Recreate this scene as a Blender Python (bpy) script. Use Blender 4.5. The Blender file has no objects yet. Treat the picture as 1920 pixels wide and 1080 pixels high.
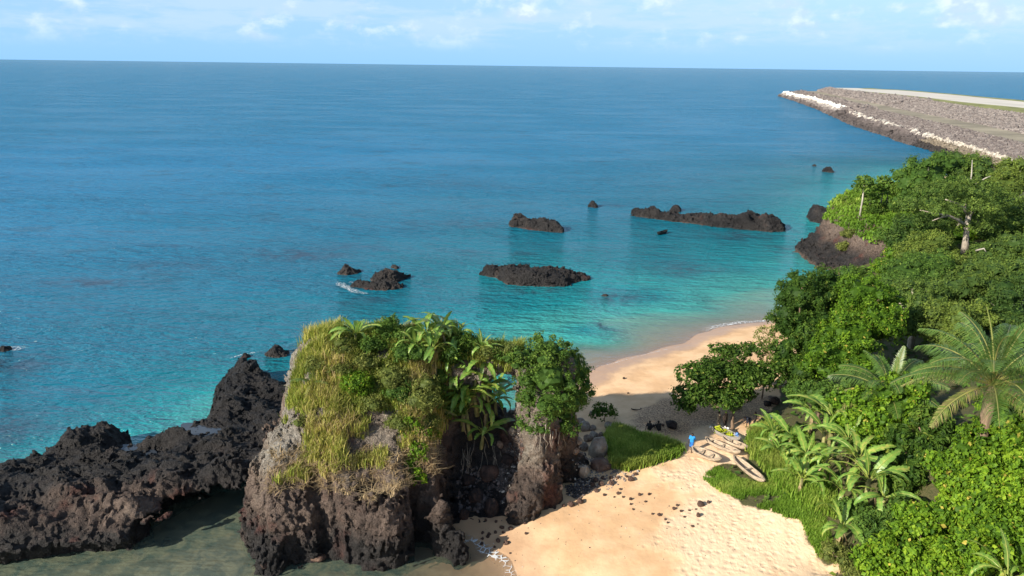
import bpy, math, random
import numpy as np
from mathutils import Vector, Matrix
from mathutils.bvhtree import BVHTree

scene = bpy.context.scene
C = scene.collection
rad = math.radians

# ---------------------------------------------------------------- camera
CAM_H, PITCH, ROLL, FPX = 34.0, rad(16.6), rad(0.72), 1400.0
cam_data = bpy.data.cameras.new('camera')
cam_data.sensor_width = 36.0
cam_data.lens = 36.0 * FPX / 1920.0
cam_data.clip_start = 0.5
cam_data.clip_end = 120000.0
cam = bpy.data.objects.new('camera', cam_data)
C.objects.link(cam)
cam.matrix_world = (Matrix.Translation((0, 0, CAM_H)) @ Matrix.Rotation(rad(90) - PITCH, 4, 'X')
                    @ Matrix.Rotation(ROLL, 4, 'Z'))
scene.camera = cam

# ---------------------------------------------------------------- light
SUN_EL, SUN_AZ = rad(26), rad(237)      # azimuth measured clockwise from +Y: the sun stands behind and to the left
scene.view_settings.view_transform = 'Standard'
scene.view_settings.look = 'None'
scene.view_settings.gamma = 1.0
scene.view_settings.use_curve_mapping = False
scene.view_settings.exposure = 0.78
sun_dir = Vector((math.sin(SUN_AZ) * math.cos(SUN_EL), math.cos(SUN_AZ) * math.cos(SUN_EL), math.sin(SUN_EL)))
sd = bpy.data.lights.new('sun', 'SUN')
sd.energy = 5.0
sd.angle = rad(0.5)
sd.color = (1.0, 0.92, 0.79)
sun = bpy.data.objects.new('sun', sd)
C.objects.link(sun)
sun.rotation_euler = (-sun_dir).to_track_quat('-Z', 'Y').to_euler()
sun.location = (-40, -40, 60)

world = bpy.data.worlds.new('World')
scene.world = world
world.use_nodes = True
def build_world():
    nt = world.node_tree; N = nt.nodes; L = nt.links
    N.clear()
    out = N.new('ShaderNodeOutputWorld'); bg = N.new('ShaderNodeBackground')
    sky = N.new('ShaderNodeTexSky'); sky.sky_type = 'NISHITA'
    sky.sun_disc = False; sky.sun_elevation = SUN_EL; sky.sun_rotation = SUN_AZ
    sky.air_density = 1.3; sky.dust_density = 0.6; sky.ozone_density = 2.2; sky.altitude = 30
    tc = N.new('ShaderNodeTexCoord')
    sep = N.new('ShaderNodeSeparateXYZ'); L.new(tc.outputs['Generated'], sep.inputs[0])
    def noise(scale, sz, det, loc, rough=0.55):
        m = N.new('ShaderNodeMapping'); m.inputs['Scale'].default_value = (scale, scale, sz)
        m.inputs['Location'].default_value = loc
        L.new(tc.outputs['Generated'], m.inputs['Vector'])
        n = N.new('ShaderNodeTexNoise'); n.inputs['Detail'].default_value = det
        n.inputs['Scale'].default_value = 1.0; n.inputs['Roughness'].default_value = rough
        L.new(m.outputs[0], n.inputs['Vector']); return n.outputs[0]
    def ramp(v, a, b, lo=0.0, hi=1.0):
        r = N.new('ShaderNodeMapRange'); r.interpolation_type = 'SMOOTHSTEP'
        r.inputs[1].default_value = a; r.inputs[2].default_value = b
        r.inputs[3].default_value = lo; r.inputs[4].default_value = hi
        L.new(v, r.inputs[0]); return r.outputs[0]
    def mul(a, b, op='MULTIPLY'):
        m = N.new('ShaderNodeMath'); m.operation = op
        if hasattr(a, 'node'): L.new(a, m.inputs[0])
        else: m.inputs[0].default_value = a
        if hasattr(b, 'node'): L.new(b, m.inputs[1])
        else: m.inputs[1].default_value = b
        return m.outputs[0]
    def mix(f, a, b):
        m = N.new('ShaderNodeMix'); m.data_type = 'RGBA'
        L.new(f, m.inputs[0])
        for k, v in ((6, a), (7, b)):
            if hasattr(v, 'node'): L.new(v, m.inputs[k])
            else: m.inputs[k].default_value = (*v, 1)
        return m.outputs[2]
    z = sep.outputs[2]
    band = mul(ramp(z, 0.012, 0.045), ramp(z, 0.30, 0.6, 1.0, 0.25))
    # small cumulus puffs, with a fainter flat veil behind them
    puff = mul(ramp(mul(mul(noise(14, 24, 6, (3.1, 0.4, 0.2), 0.55), 0.75), mul(noise(45, 70, 4, (1.1, 2.4, 0.2), 0.6), 0.25), 'ADD'), 0.475, 0.66), band)
    veil = mul(ramp(noise(6, 34, 6, (0.3, 1.7, 0.9), 0.62), 0.43, 0.62), band)
    # the haze over the horizon is paler and bluer than the bare model sky
    low = ramp(z, 0.0, 0.22, 1.0, 0.0)
    base = mix(mul(low, 0.85), sky.outputs[0], (2.2, 4.9, 8.3))
    c = mix(mul(veil, 0.5), base, (4.7, 5.9, 7.5))
    shade = ramp(noise(40, 60, 3, (7, 7, 7)), 0.40, 0.60)
    puffcol = mix(shade, (4.6, 5.6, 6.9), (7.6, 8.1, 8.7))
    c = mix(mul(puff, 0.55), c, puffcol)
    L.new(c, bg.inputs['Color']); bg.inputs['Strength'].default_value = 0.085
    L.new(bg.outputs[0], out.inputs[0])
build_world()

# ---------------------------------------------------------------- pixel helpers (photograph pixels, 1920 wide)
def ray(px, py):
    x = px - 960.0; y = 540.0 - py
    c, s = math.cos(ROLL), math.sin(ROLL)
    x, y = x * c - y * s, x * s + y * c
    return np.array([x, FPX * math.cos(PITCH) + y * math.sin(PITCH), -FPX * math.sin(PITCH) + y * math.cos(PITCH)])
def G(px, py, z=0.0):               # point where the sight line meets height z
    d = ray(px, py); t = (z - CAM_H) / d[2]
    return np.array([d[0] * t, d[1] * t, z])
def Pt(px, py, Y):                  # point on the sight line at depth Y
    d = ray(px, py); t = Y / d[1]
    return np.array([d[0] * t, Y, CAM_H + d[2] * t])
def to_px(x, y, z):                 # back to pixels
    dy = y * math.cos(PITCH) - (z - CAM_H) * math.sin(PITCH)
    dz = y * math.sin(PITCH) + (z - CAM_H) * math.cos(PITCH)
    u = x / dy * FPX; v = dz / dy * FPX
    c, s = math.cos(ROLL), math.sin(ROLL)
    return 960 + u * c + v * s, 540 - (-u * s + v * c)

# ---------------------------------------------------------------- noise in numpy
def _h(ix, iy, iz, seed):
    h = (ix.astype(np.uint32) * np.uint32(374761393) + iy.astype(np.uint32) * np.uint32(668265263)
         + iz.astype(np.uint32) * np.uint32(2147483647) + np.uint32((seed * 974634777) & 0xffffffff))
    h = (h ^ (h >> np.uint32(13))) * np.uint32(1274126177)
    h = (h ^ (h >> np.uint32(16))) * np.uint32(2246822519)
    h = h ^ (h >> np.uint32(15))
    return (h & np.uint32(0xffff)).astype(np.float32) / 32767.5 - 1.0
def vn(x, y, z, seed=0):
    x, y, z = np.broadcast_arrays(np.asarray(x, np.float32), np.asarray(y, np.float32), np.asarray(z, np.float32))
    fx, fy, fz = np.floor(x), np.floor(y), np.floor(z)
    ix, iy, iz = fx.astype(np.int64), fy.astype(np.int64), fz.astype(np.int64)
    ax, ay, az = x - fx, y - fy, z - fz
    ax = ax * ax * (3 - 2 * ax); ay = ay * ay * (3 - 2 * ay); az = az * az * (3 - 2 * az)
    r = 0
    for dx in (0, 1):
        wx = ax if dx else 1 - ax
        for dy in (0, 1):
            wy = ay if dy else 1 - ay
            for dz in (0, 1):
                wz = az if dz else 1 - az
                r = r + wx * wy * wz * _h(ix + dx, iy + dy, iz + dz, seed)
    return r
def fbm(x, y, z, octaves=4, seed=0, gain=0.5, lac=2.03):
    a, s, t = 1.0, 0, 0
    for o in range(octaves):
        s = s + a * vn(x, y, z, seed + o * 7); t += a
        x, y, z = x * lac + 3.1, y * lac + 1.7, z * lac + 5.3; a *= gain
    return s / t
def ridged(x, y, z, octaves=4, seed=0, gain=0.55, lac=2.1):
    a, s, t = 1.0, 0, 0
    for o in range(octaves):
        s = s + a * (1 - 2 * np.abs(vn(x, y, z, seed + o * 7))); t += a
        x, y, z = x * lac + 3.1, y * lac + 1.7, z * lac + 5.3; a *= gain
    return s / t
def sstep(a, b, v):
    t = np.clip((v - a) / (b - a), 0, 1); return t * t * (3 - 2 * t)
def poly_sd(poly, x, y):            # signed distance to a polygon, negative inside
    P = np.asarray(poly, float)[:, :2]; n = len(P)
    d = np.full(np.shape(x), 1e18); inside = np.zeros(np.shape(x), bool)
    for i in range(n):
        a, b = P[i], P[(i + 1) % n]
        e = b - a; wx, wy = x - a[0], y - a[1]
        t = np.clip((wx * e[0] + wy * e[1]) / (e @ e + 1e-12), 0, 1)
        d = np.minimum(d, (wx - e[0] * t) ** 2 + (wy - e[1] * t) ** 2)
        cond = ((a[1] > y) != (b[1] > y)) & (x < (b[0] - a[0]) * (y - a[1]) / (b[1] - a[1] + 1e-12) + a[0])
        inside ^= cond
    d = np.sqrt(d)
    return np.where(inside, -d, d)
def smin(a, b, k):
    h = np.clip(0.5 + 0.5 * (b - a) / k, 0, 1)
    return b * (1 - h) + a * h - k * h * (1 - h)
def smax(a, b, k): return -smin(-a, -b, k)
def capsule(X, Y, Z, a, b, ra, rb):
    a = np.asarray(a, float); b = np.asarray(b, float); e = b - a
    t = np.clip(((X - a[0]) * e[0] + (Y - a[1]) * e[1] + (Z - a[2]) * e[2]) / (e @ e + 1e-12), 0, 1)
    return np.sqrt((X - a[0] - e[0] * t) ** 2 + (Y - a[1] - e[1] * t) ** 2 + (Z - a[2] - e[2] * t) ** 2) - (ra + (rb - ra) * t)
def ellip(X, Y, Z, c, r):
    k = np.sqrt(((X - c[0]) / r[0]) ** 2 + ((Y - c[1]) / r[1]) ** 2 + ((Z - c[2]) / r[2]) ** 2)
    return (k - 1) * min(r)

# ---------------------------------------------------------------- mesh helpers
def mesh_np(name, V, F, attrs=None, smooth=False, mat_index=None):
    V = np.asarray(V, np.float32); me = bpy.data.meshes.new(name)
    if isinstance(F, np.ndarray):
        k = F.shape[1]; nf = len(F)
        me.vertices.add(len(V)); me.vertices.foreach_set('co', V.ravel())
        me.loops.add(nf * k); me.loops.foreach_set('vertex_index', F.astype(np.int32).ravel())
        me.polygons.add(nf); me.polygons.foreach_set('loop_start', np.arange(0, nf * k, k, dtype=np.int32))
        me.update(calc_edges=True)
    else:
        me.from_pydata(V.tolist(), [], F)
    me.polygons.foreach_set('use_smooth', np.full(len(me.polygons), smooth))
    for k_, v in (attrs or {}).items():
        a = me.attributes.new(k_, 'FLOAT', 'POINT'); a.data.foreach_set('value', np.asarray(v, np.float32).ravel())
    return me
def link(name, me, mat=None, parent=None, loc=(0, 0, 0), rot=(0, 0, 0), scale=(1, 1, 1)):
    o = bpy.data.objects.new(name, me); C.objects.link(o)
    if mat is not None and me is not None and not me.materials: me.materials.append(mat)
    if parent is not None: o.parent = parent
    o.location = loc; o.rotation_euler = rot; o.scale = scale
    return o
def tag(o, label=None, cat=None, group=None, kind=None):
    if label: o['label'] = label
    if cat: o['category'] = cat
    if group: o['group'] = group
    if kind: o['kind'] = kind
    return o
def empty(name, loc, rot=(0, 0, 0), scale=(1, 1, 1)):
    o = link(name, None, loc=loc, rot=rot, scale=scale); o.empty_display_size = 0.3; return o
def copy_tree(o, parent=None):
    c = o.copy(); C.objects.link(c); c.parent = parent
    for ch in o.children: copy_tree(ch, c)
    return c
def join_np(parts):                 # parts: (V, F, tint)
    V, F, T, n = [], [], [], 0
    for v, f, t in parts:
        V.append(v); F.append(f + n); T.append(t); n += len(v)
    return np.concatenate(V), np.concatenate(F), np.concatenate(T)
def surface_nets(f, org, h):
    s = f < 0
    c = [s[a:a + s.shape[0] - 1, b:b + s.shape[1] - 1, d:d + s.shape[2] - 1] for a in (0, 1) for b in (0, 1) for d in (0, 1)]
    cnt = sum(q.astype(np.int8) for q in c)
    act = (cnt > 0) & (cnt < 8)
    I = np.argwhere(act)
    idx = np.full(act.shape, -1, np.int64); idx[act] = np.arange(len(I))
    offs = [(a, b, d) for a in (0, 1) for b in (0, 1) for d in (0, 1)]
    val = np.stack([f[I[:, 0] + a, I[:, 1] + b, I[:, 2] + d] for a, b, d in offs], 1)
    pos = np.zeros((len(I), 3)); n = np.zeros(len(I))
    for i in range(8):
        for j in range(i + 1, 8):
            oi, oj = np.array(offs[i]), np.array(offs[j])
            if abs(oi - oj).sum() != 1: continue
            a, b = val[:, i], val[:, j]; m = (a < 0) != (b < 0)
            t = np.where(m, a / np.where(m, a - b, 1), 0)
            pos += np.where(m[:, None], oi + (oj - oi) * t[:, None], 0); n += m
    V = (I + pos / n[:, None]) * h + np.asarray(org)
    F = []
    for ax in range(3):
        o1, o2 = [(1, 2), (2, 0), (0, 1)][ax]
        A = np.moveaxis(s, ax, 0)
        dfr = np.diff(s.astype(np.int8), axis=ax)
        E = np.argwhere(dfr != 0)
        ok = (E[:, o1] >= 1) & (E[:, o2] >= 1) & (E[:, o1] < s.shape[o1] - 1) & (E[:, o2] < s.shape[o2] - 1)
        E = E[ok]
        sg = dfr[E[:, 0], E[:, 1], E[:, 2]]
        def cell(d1, d2):
            q = E.copy(); q[:, o1] += d1; q[:, o2] += d2
            return idx[q[:, 0], q[:, 1], q[:, 2]]
        Q = np.stack([cell(-1, -1), cell(0, -1), cell(0, 0), cell(-1, 0)], 1)
        Q[sg < 0] = Q[sg < 0][:, ::1]
        flip = sg > 0
        Q[flip] = Q[flip][:, ::-1]
        F.append(Q)
    F = np.concatenate(F)
    F = F[(F >= 0).all(1)]
    return V, F
def grid3(lo, hi, h):
    n = [int(math.ceil((hi[i] - lo[i]) / h)) + 1 for i in range(3)]
    X = (lo[0] + h * np.arange(n[0]))[:, None, None].astype(np.float32)
    Y = (lo[1] + h * np.arange(n[1]))[None, :, None].astype(np.float32)
    Z = (lo[2] + h * np.arange(n[2]))[None, None, :].astype(np.float32)
    return X, Y, Z
def vnormals(V, F):
    a, b, c, d = (V[F[:, i]] for i in range(4))
    n = np.cross(c - a, d - b)
    N = np.zeros_like(V)
    for i in range(4): np.add.at(N, F[:, i], n)
    return N / (np.linalg.norm(N, axis=1, keepdims=True) + 1e-12)

# ---------------------------------------------------------------- node helpers
class NT:
    def __init__(s, name):
        s.m = bpy.data.materials.new(name); s.m.use_nodes = True
        s.t = s.m.node_tree; s.N = s.t.nodes; s.L = s.t.links
        s.b = s.N['Principled BSDF']; s.out = s.N['Material Output']
        s.tc = None
    def coord(s):
        if not s.tc: s.tc = s.N.new('ShaderNodeTexCoord')
        return s.tc.outputs['Object']
    def set(s, sock, v):
        if hasattr(v, 'node'): s.L.new(v, sock)
        elif isinstance(v, (tuple, list)) and sock.type == 'RGBA' and len(v) == 3: sock.default_value = (*v, 1)
        else: sock.default_value = v
    def attr(s, n):
        a = s.N.new('ShaderNodeAttribute'); a.attribute_name = n; return a.outputs['Fac']
    def map(s, scale, loc=(0, 0, 0), rot=(0, 0, 0)):
        m = s.N.new('ShaderNodeMapping'); m.inputs['Scale'].default_value = scale
        m.inputs['Location'].default_value = loc; m.inputs['Rotation'].default_value = rot
        s.L.new(s.coord(), m.inputs['Vector']); return m.outputs[0]
    def noise(s, scale, detail=4, rough=0.55, vec=None, dist=0.0):
        n = s.N.new('ShaderNodeTexNoise'); n.inputs['Scale'].default_value = scale
        n.inputs['Detail'].default_value = detail; n.inputs['Roughness'].default_value = rough
        n.inputs['Distortion'].default_value = dist
        s.L.new(vec or s.coord(), n.inputs['Vector']); return n.outputs[0]
    def voro(s, scale, vec=None, feature='F1', rnd=1.0):
        n = s.N.new('ShaderNodeTexVoronoi'); n.feature = feature
        n.inputs['Scale'].default_value = scale; n.inputs['Randomness'].default_value = rnd
        s.L.new(vec or s.coord(), n.inputs['Vector']); return n.outputs['Distance']
    def rng(s, v, a, b, lo=0.0, hi=1.0, smooth=True):
        r = s.N.new('ShaderNodeMapRange')
        if smooth: r.interpolation_type = 'SMOOTHSTEP'
        for k, x in enumerate((v, a, b, lo, hi)): s.set(r.inputs[k], x)
        return r.outputs[0]
    def math(s, op, a, b=0.0):
        m = s.N.new('ShaderNodeMath'); m.operation = op
        s.set(m.inputs[0], a); s.set(m.inputs[1], b); return m.outputs[0]
    def mix(s, f, a, b):
        m = s.N.new('ShaderNodeMix'); m.data_type = 'RGBA'
        s.set(m.inputs[0], f); s.set(m.inputs[6], a); s.set(m.inputs[7], b); return m.outputs[2]
    def ramp(s, v, stops):
        r = s.N.new('ShaderNodeValToRGB'); e = r.color_ramp.elements
        while len(e) < len(stops): e.new(0.5)
        for k, (p, c) in enumerate(stops): e[k].position = p; e[k].color = (*c, 1)
        s.L.new(v, r.inputs[0]); return r.outputs[0]
    def bump(s, h, strength=0.5, dist=0.1, normal=None):
        b = s.N.new('ShaderNodeBump'); s.set(b.inputs['Strength'], strength); b.inputs['Distance'].default_value = dist
        s.L.new(h, b.inputs['Height'])
        if normal is not None: s.L.new(normal, b.inputs['Normal'])
        return b.outputs[0]
    def fin(s, color=None, rough=0.8, normal=None, spec=0.3):
        if color is not None: s.set(s.b.inputs['Base Color'], color)
        s.set(s.b.inputs['Roughness'], rough); s.set(s.b.inputs['Specular IOR Level'], spec)
        if normal is not None: s.L.new(normal, s.b.inputs['Normal'])
        return s.m

def mat_rock(name='volcanic_rock'):
    t = NT(name)
    tone = t.attr('tone')
    n1 = t.noise(0.9, 8, 0.65); n2 = t.noise(4.0, 6, 0.65); n3 = t.noise(0.35, 4, 0.5, t.map((1, 1, 1), (9, 4, 2)))
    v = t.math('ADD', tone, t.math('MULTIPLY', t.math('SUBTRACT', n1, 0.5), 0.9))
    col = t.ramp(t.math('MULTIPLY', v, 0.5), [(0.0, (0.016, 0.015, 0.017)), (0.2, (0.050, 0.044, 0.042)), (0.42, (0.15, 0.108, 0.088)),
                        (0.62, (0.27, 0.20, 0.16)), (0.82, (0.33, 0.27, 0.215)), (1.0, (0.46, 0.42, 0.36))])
    red = t.math('MULTIPLY', t.rng(n3, 0.56, 0.70), t.rng(tone, 0.25, 0.55))
    col = t.mix(t.math('MULTIPLY', red, 0.6), col, (0.17, 0.05, 0.035))
    col = t.mix(t.rng(n2, 0.35, 0.7), t.mix(0.35, col, (0.01, 0.009, 0.009)), col)
    rr_ = t.noise(1.7, 8, 0.62, t.map((1, 1, .75)), 1.1)
    h = t.math('ADD', t.noise(3.2, 9, 0.7, None, 0.8), t.math('MULTIPLY', t.math('ABSOLUTE', t.math('SUBTRACT', rr_, .5)), 2.6))
    nb = t.bump(t.math('ABSOLUTE', t.math('SUBTRACT', t.noise(.75, 6, .6, t.map((1, 1, .6)), 1.0), .5)), 1.0, 1.6)
    nb = t.bump(h, 1.0, 0.60, nb)
    nb = t.bump(t.noise(11, 5, 0.6), 0.6, 0.07, nb)
    return t.fin(col, t.rng(tone, 0, 1, 0.62, 0.92), nb, 0.35)
M_ROCK = mat_rock()

def simple(name, c, rough=0.7, var=0.35, scale=6.0, bump=0.0, spec=0.3, stretch=(1, 1, 1)):
    t = NT(name)
    n = t.noise(scale, 5, 0.6, t.map(stretch))
    col = t.mix(t.rng(n, 0.3, 0.7), tuple(x * (1 - var) for x in c), tuple(min(1, x * (1 + var)) for x in c))
    return t.fin(col, rough, t.bump(n, 0.6, bump) if bump else None, spec)
# ================================================================ TERRAIN
def pxz(lst): return [tuple(G(a, b, z)) for a, b, z in lst]
CTRL = pxz([
    (900,1016,0),(957,1047,0),(972,1080,0),(850,1050,-.45),(700,1075,-.9),(400,1078,-1.2),(100,1078,-1.3),(480,960,-1.2),
    (1000,1000,.45),(1100,1050,1.0),(1100,940,.9),(1200,900,1.35),(1250,1000,1.6),(1400,1060,2.1),(1550,1080,2.4),
    (1280,870,1.8),(1400,930,2.4),(1060,900,1.0),(930,930,.5),(870,975,.15),(1000,900,.7),
    (1300,845,1.9),(1220,800,1.7),(1375,800,1.9),(1150,850,1.7),(1280,760,1.35),(1150,760,.85),(1200,720,.6),
    (1108,700,0.03),(1149,683,0.03),(1215,664,0.03),(1290,645,0.03),(1335,622,0.03),(1438,604,0.03),(1500,590,0.03),
    (1260,690,.7),(1400,640,1.0),(1350,680,1.2),(1450,700,1.8),
    (1098,655,-.35),(1200,635,-.35),(1320,603,-.35),(1430,580,-.35),
    (1050,625,-1.6),(1130,622,-.9),(1230,600,-1.0),(1340,572,-1.0),(1430,550,-.9),
    (1000,575,-3),(1200,560,-2.6),(1330,535,-2.8),(1450,515,-2.4),(1000,650,-1.2),
    (1450,960,2.8),(1550,1080,2.8)])
CTRL += [(20,30,2.5),(10,30,1.6),(0,30,.2),(-10,25,-1.5),(-40,25,-2),
    (24,42,4),(27,36,6.5),(25,47,4.2),(29,47,7.5),(34,44,10.5),(42,40,13),(60,40,14),(24,54,3.4),(28,55,5),(34,55,7.5),(45,55,10),(60,60,11),
    (25,64,2.6),(30,66,3.2),(36,70,4),(46,75,6),(60,80,8),(90,80,11),
    (34,84,1.6),(38,90,1.8),(40,98,.8),(44,108,-.4),(42,104,-.8),(52,102,3),(66,105,6),(50,118,-1.2),(46,122,-1.8),(100,110,9),(60,118,2),
    (75,133,6),(68,128,5),(85,140,7),(92,165,5),(82,168,1),(76,175,-2),(70,160,-2),(60,145,-3),(50,132,-3),(110,190,4),(105,215,0),(95,220,-4),(150,200,6),(150,260,2),(120,260,-4),
    (-18,48,-1),(-25,55,-1),(-35,55,-1),(-30,70,-1.5),(-10,62,-1.5),(-8,70,-2),(4,66,-.1),(0,70,-.8),(6,72,.1),(-60,50,-3),
    (-45,70,-7),(-38,85,-6.5),(-50,62,-6),(-20,80,-5),(-15,90,-4.6),(-60,100,-9),(-30,120,-8),(0,110,-4.8),(20,110,-4.2),(10,95,-3.4),(30,130,-5),(-10,150,-7),(40,160,-6),
    (-100,60,-9),(-100,150,-13),(0,200,-10),(60,220,-8),(0,300,-14),(120,330,-9),(-200,200,-16),(-150,30,-14),(300,100,16),(200,60,20),(300,30,22)]
CTRL = np.array(CTRL)
def _rbf(P, vals):
    n = len(P); K = np.hypot(P[:, None, 0] - P[None, :, 0], P[:, None, 1] - P[None, :, 1])
    A = np.zeros((n + 1, n + 1)); A[:n, :n] = -K - np.eye(n) * 0.15; A[:n, n] = 1; A[n, :n] = 1
    w = np.linalg.solve(A, np.append(vals, 0)); return w
_W = _rbf(CTRL, CTRL[:, 2])
def terrain_z(x, y, detail=True):
    x = np.asarray(x, float); y = np.asarray(y, float); sh = x.shape
    xf, yf = x.ravel(), y.ravel(); z = np.empty(len(xf))
    for i in range(0, len(xf), 20000):
        a, b = xf[i:i + 20000], yf[i:i + 20000]
        z[i:i + 20000] = -(np.hypot(a[:, None] - CTRL[:, 0], b[:, None] - CTRL[:, 1]) @ _W[:-1]) + _W[-1]
    z = z.reshape(sh)
    far = sstep(260, 420, np.hypot(x, y))
    z = z * (1 - far) - 14 * far
    z = np.clip(z, -16, 26)
    if detail:
        amp = sstep(2.0, 4.5, z) * 0.35 + 0.03 + 0.25 * sstep(-1.0, -3.0, z)
        z = z + amp * fbm(x * 0.35, y * 0.35, 0 * x, 4, 5)
    return z
def axis_coords(lo, hi, step, out, grow=1.13):
    a = list(np.arange(lo, hi + step * .5, step)); s = step
    r = []; v = a[-1]
    while v < out: s *= grow; v += s; r.append(v)
    s = step; l = []; v = a[0]
    while v > -out: s *= grow; v -= s; l.append(v)
    return np.array(l[::-1] + a + r)
def sheet(name, xs, ys, zf, attrs_f, mat):
    X, Y = np.meshgrid(xs, ys, indexing='ij')
    Z = zf(X, Y)
    V = np.stack([X.ravel(), Y.ravel(), np.asarray(Z).ravel()], 1)
    nx, ny = X.shape; I = np.arange(nx * ny).reshape(nx, ny)
    F = np.stack([I[:-1, :-1].ravel(), I[1:, :-1].ravel(), I[1:, 1:].ravel(), I[:-1, 1:].ravel()], 1)
    o = link(name, mesh_np(name, V, F, attrs_f(X, Y, Z), smooth=True), mat)
    return o, V, F

VEG = [G(*p)[:2] for p in ((1395,850,1.9),(1400,885,1.9),(1330,880,1.9),(1350,915,2),(1400,940,2.2),(1450,965,2.4),(1500,990,2.5),(1530,1040,2.5),(1560,1100,2.6),(1700,1300,3))] \
      + [np.array(q) for q in ((120,25),(160,100),(160,230),(100,200),(78,168),(66,140),(60,124),(52,112),(47,104),(41,96),(36,86),(31,76),(27,69),(25,65),(22,62.3))] \
      + [G(*p)[:2] for p in ((1400,818,1.9),)]
TUFT = [G(*p)[:2] for p in ((1145,850,1.6),(1138,815,1.6),(1155,800,1.6),(1200,818,1.7),(1245,830,1.8),(1278,842,1.8),(1270,855,1.8),(1225,868,1.7),(1180,878,1.6),(1150,875,1.5))]
LITTER = [G(*p)[:2] for p in ((1195,775,1.3),(1240,745,1.2),(1300,735,1.3),(1420,745,1.6),(1500,760,2),(1470,800,1.9),(1400,790,1.8),(1345,790,1.8),(1300,805,1.8),(1250,815,1.8),(1200,800,1.6))]
TRACK = [G(*p)[:2] for p in ((1210,905,1.4),(1290,850,1.8),(1270,830,1.8),(1300,790,1.8),(1360,790,1.8),(1400,820,1.9),(1380,870,1.9),(1340,900,2),(1430,950,2.3),(1540,1020,2.5),(1570,1110,2.5),(1290,1110,1.7),(1220,1010,1.5),(1300,930,1.7))]
def terrain_attrs(X, Y, Z):
    m = (np.abs(X) < 170) & (Y > 20) & (Y < 240)
    def mask(poly, soft, seed):
        out = np.zeros(X.shape); x, y = X[m], Y[m]
        d = poly_sd(poly, x, y) + fbm(x * .5, y * .5, 0 * x, 4, seed) * soft
        out[m] = sstep(soft * .35, -soft * .35, d); return out
    veg = np.maximum(mask(VEG, 1.6, 3), mask(TUFT, .8, 4))
    return {'veg': veg, 'litter': mask(LITTER, 2.0, 6), 'track': mask(TRACK, 2.0, 8)}
def mat_ground():
    t = NT('sand_and_soil')
    pos = t.N.new('ShaderNodeSeparateXYZ'); t.L.new(t.coord(), pos.inputs[0]); z = pos.outputs[2]
    veg, lit, trk = t.attr('veg'), t.attr('litter'), t.attr('track')
    n = t.noise(0.35, 5, 0.55); n2 = t.noise(9, 5, 0.7)
    dry = t.mix(t.rng(n, 0.35, 0.65), (0.60, 0.375, 0.20), (0.73, 0.49, 0.285))
    dry = t.mix(t.math('MULTIPLY', trk, t.rng(n, 0.2, 0.6, 0.3, 0.9)), dry, (0.72, 0.53, 0.35))
    dry = t.mix(t.math('MULTIPLY', t.rng(n2, 0.45, 0.75), 0.22), dry, (0.50, 0.34, 0.22))
    zn = t.math('MULTIPLY', z, t.rng(pos.outputs[1], 58, 64, .62, 1.0))
    wetv = t.rng(t.math('ADD', zn, t.math('MULTIPLY', t.math('SUBTRACT', n, 0.5), 0.5)), 0.12, 0.45, 1, 0)
    near = t.rng(pos.outputs[1], 60, 64)
    wetv = t.math('MULTIPLY', wetv, t.math('ADD', t.math('MULTIPLY', near, 0.45), 0.55))
    col = t.mix(wetv, dry, (0.43, 0.27, 0.17))
    deep = t.rng(z, -4, -0.6, 1, 0)
    col = t.mix(deep, col, (0.30, 0.27, 0.17))
    # scraps of leaf and twig on the shaded ground under the trees
    sp = t.noise(7, 6, 0.75, t.map((1, 1, 1), (2, 5, 1)), 0.8)
    ln = t.math('MULTIPLY', lit, t.rng(sp, 0.40, 0.56))
    col = t.mix(ln, col, t.mix(n2, (0.09, 0.055, 0.035), (0.26, 0.16, 0.10)))
    gcol = t.mix(t.rng(n2, 0.3, 0.7), (0.035, 0.045, 0.012), (0.10, 0.085, 0.035))
    col = t.mix(t.rng(t.math('ADD', veg, t.math('MULTIPLY', t.math('SUBTRACT', n2, 0.5), 0.5)), 0.35, 0.65), col, gcol)
    # footprints: two sizes of irregular dimples, only where people have walked
    mp = t.map((1, 1, 0), (0, 0, 0), (0, 0, 0.5))
    v1 = t.rng(t.voro(1.7, mp), 0.0, 0.55, 0, 1); v2 = t.noise(3.2, 3, .55, t.map((1.3, .8, 1), (3, 2, 0), (0, 0, .6)), .8)
    tn = t.math('MULTIPLY', t.math('ADD', v1, v2), 0.5)
    h = t.math('MULTIPLY', tn, t.math('ADD', trk, 0.02))
    nb = t.bump(h, 1.0, 0.10)
    nb = t.bump(t.noise(0.8, 4, 0.5), 0.35, 0.25, nb)
    nb = t.bump(sp, t.math('MULTIPLY', lit, 0.5), 0.05, nb)
    return t.fin(col, t.rng(wetv, 0, 1, 0.9, 0.33), nb, 0.35)
M_GROUND = mat_ground()
gx = axis_coords(-60, 75, 0.45, 60000, 1.16); gy = axis_coords(24, 140, 0.45, 60000, 1.16)
ground, GV, GF = sheet('beach_ground', gx, gy, terrain_z, terrain_attrs, M_GROUND)
tag(ground, kind='structure')

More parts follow.
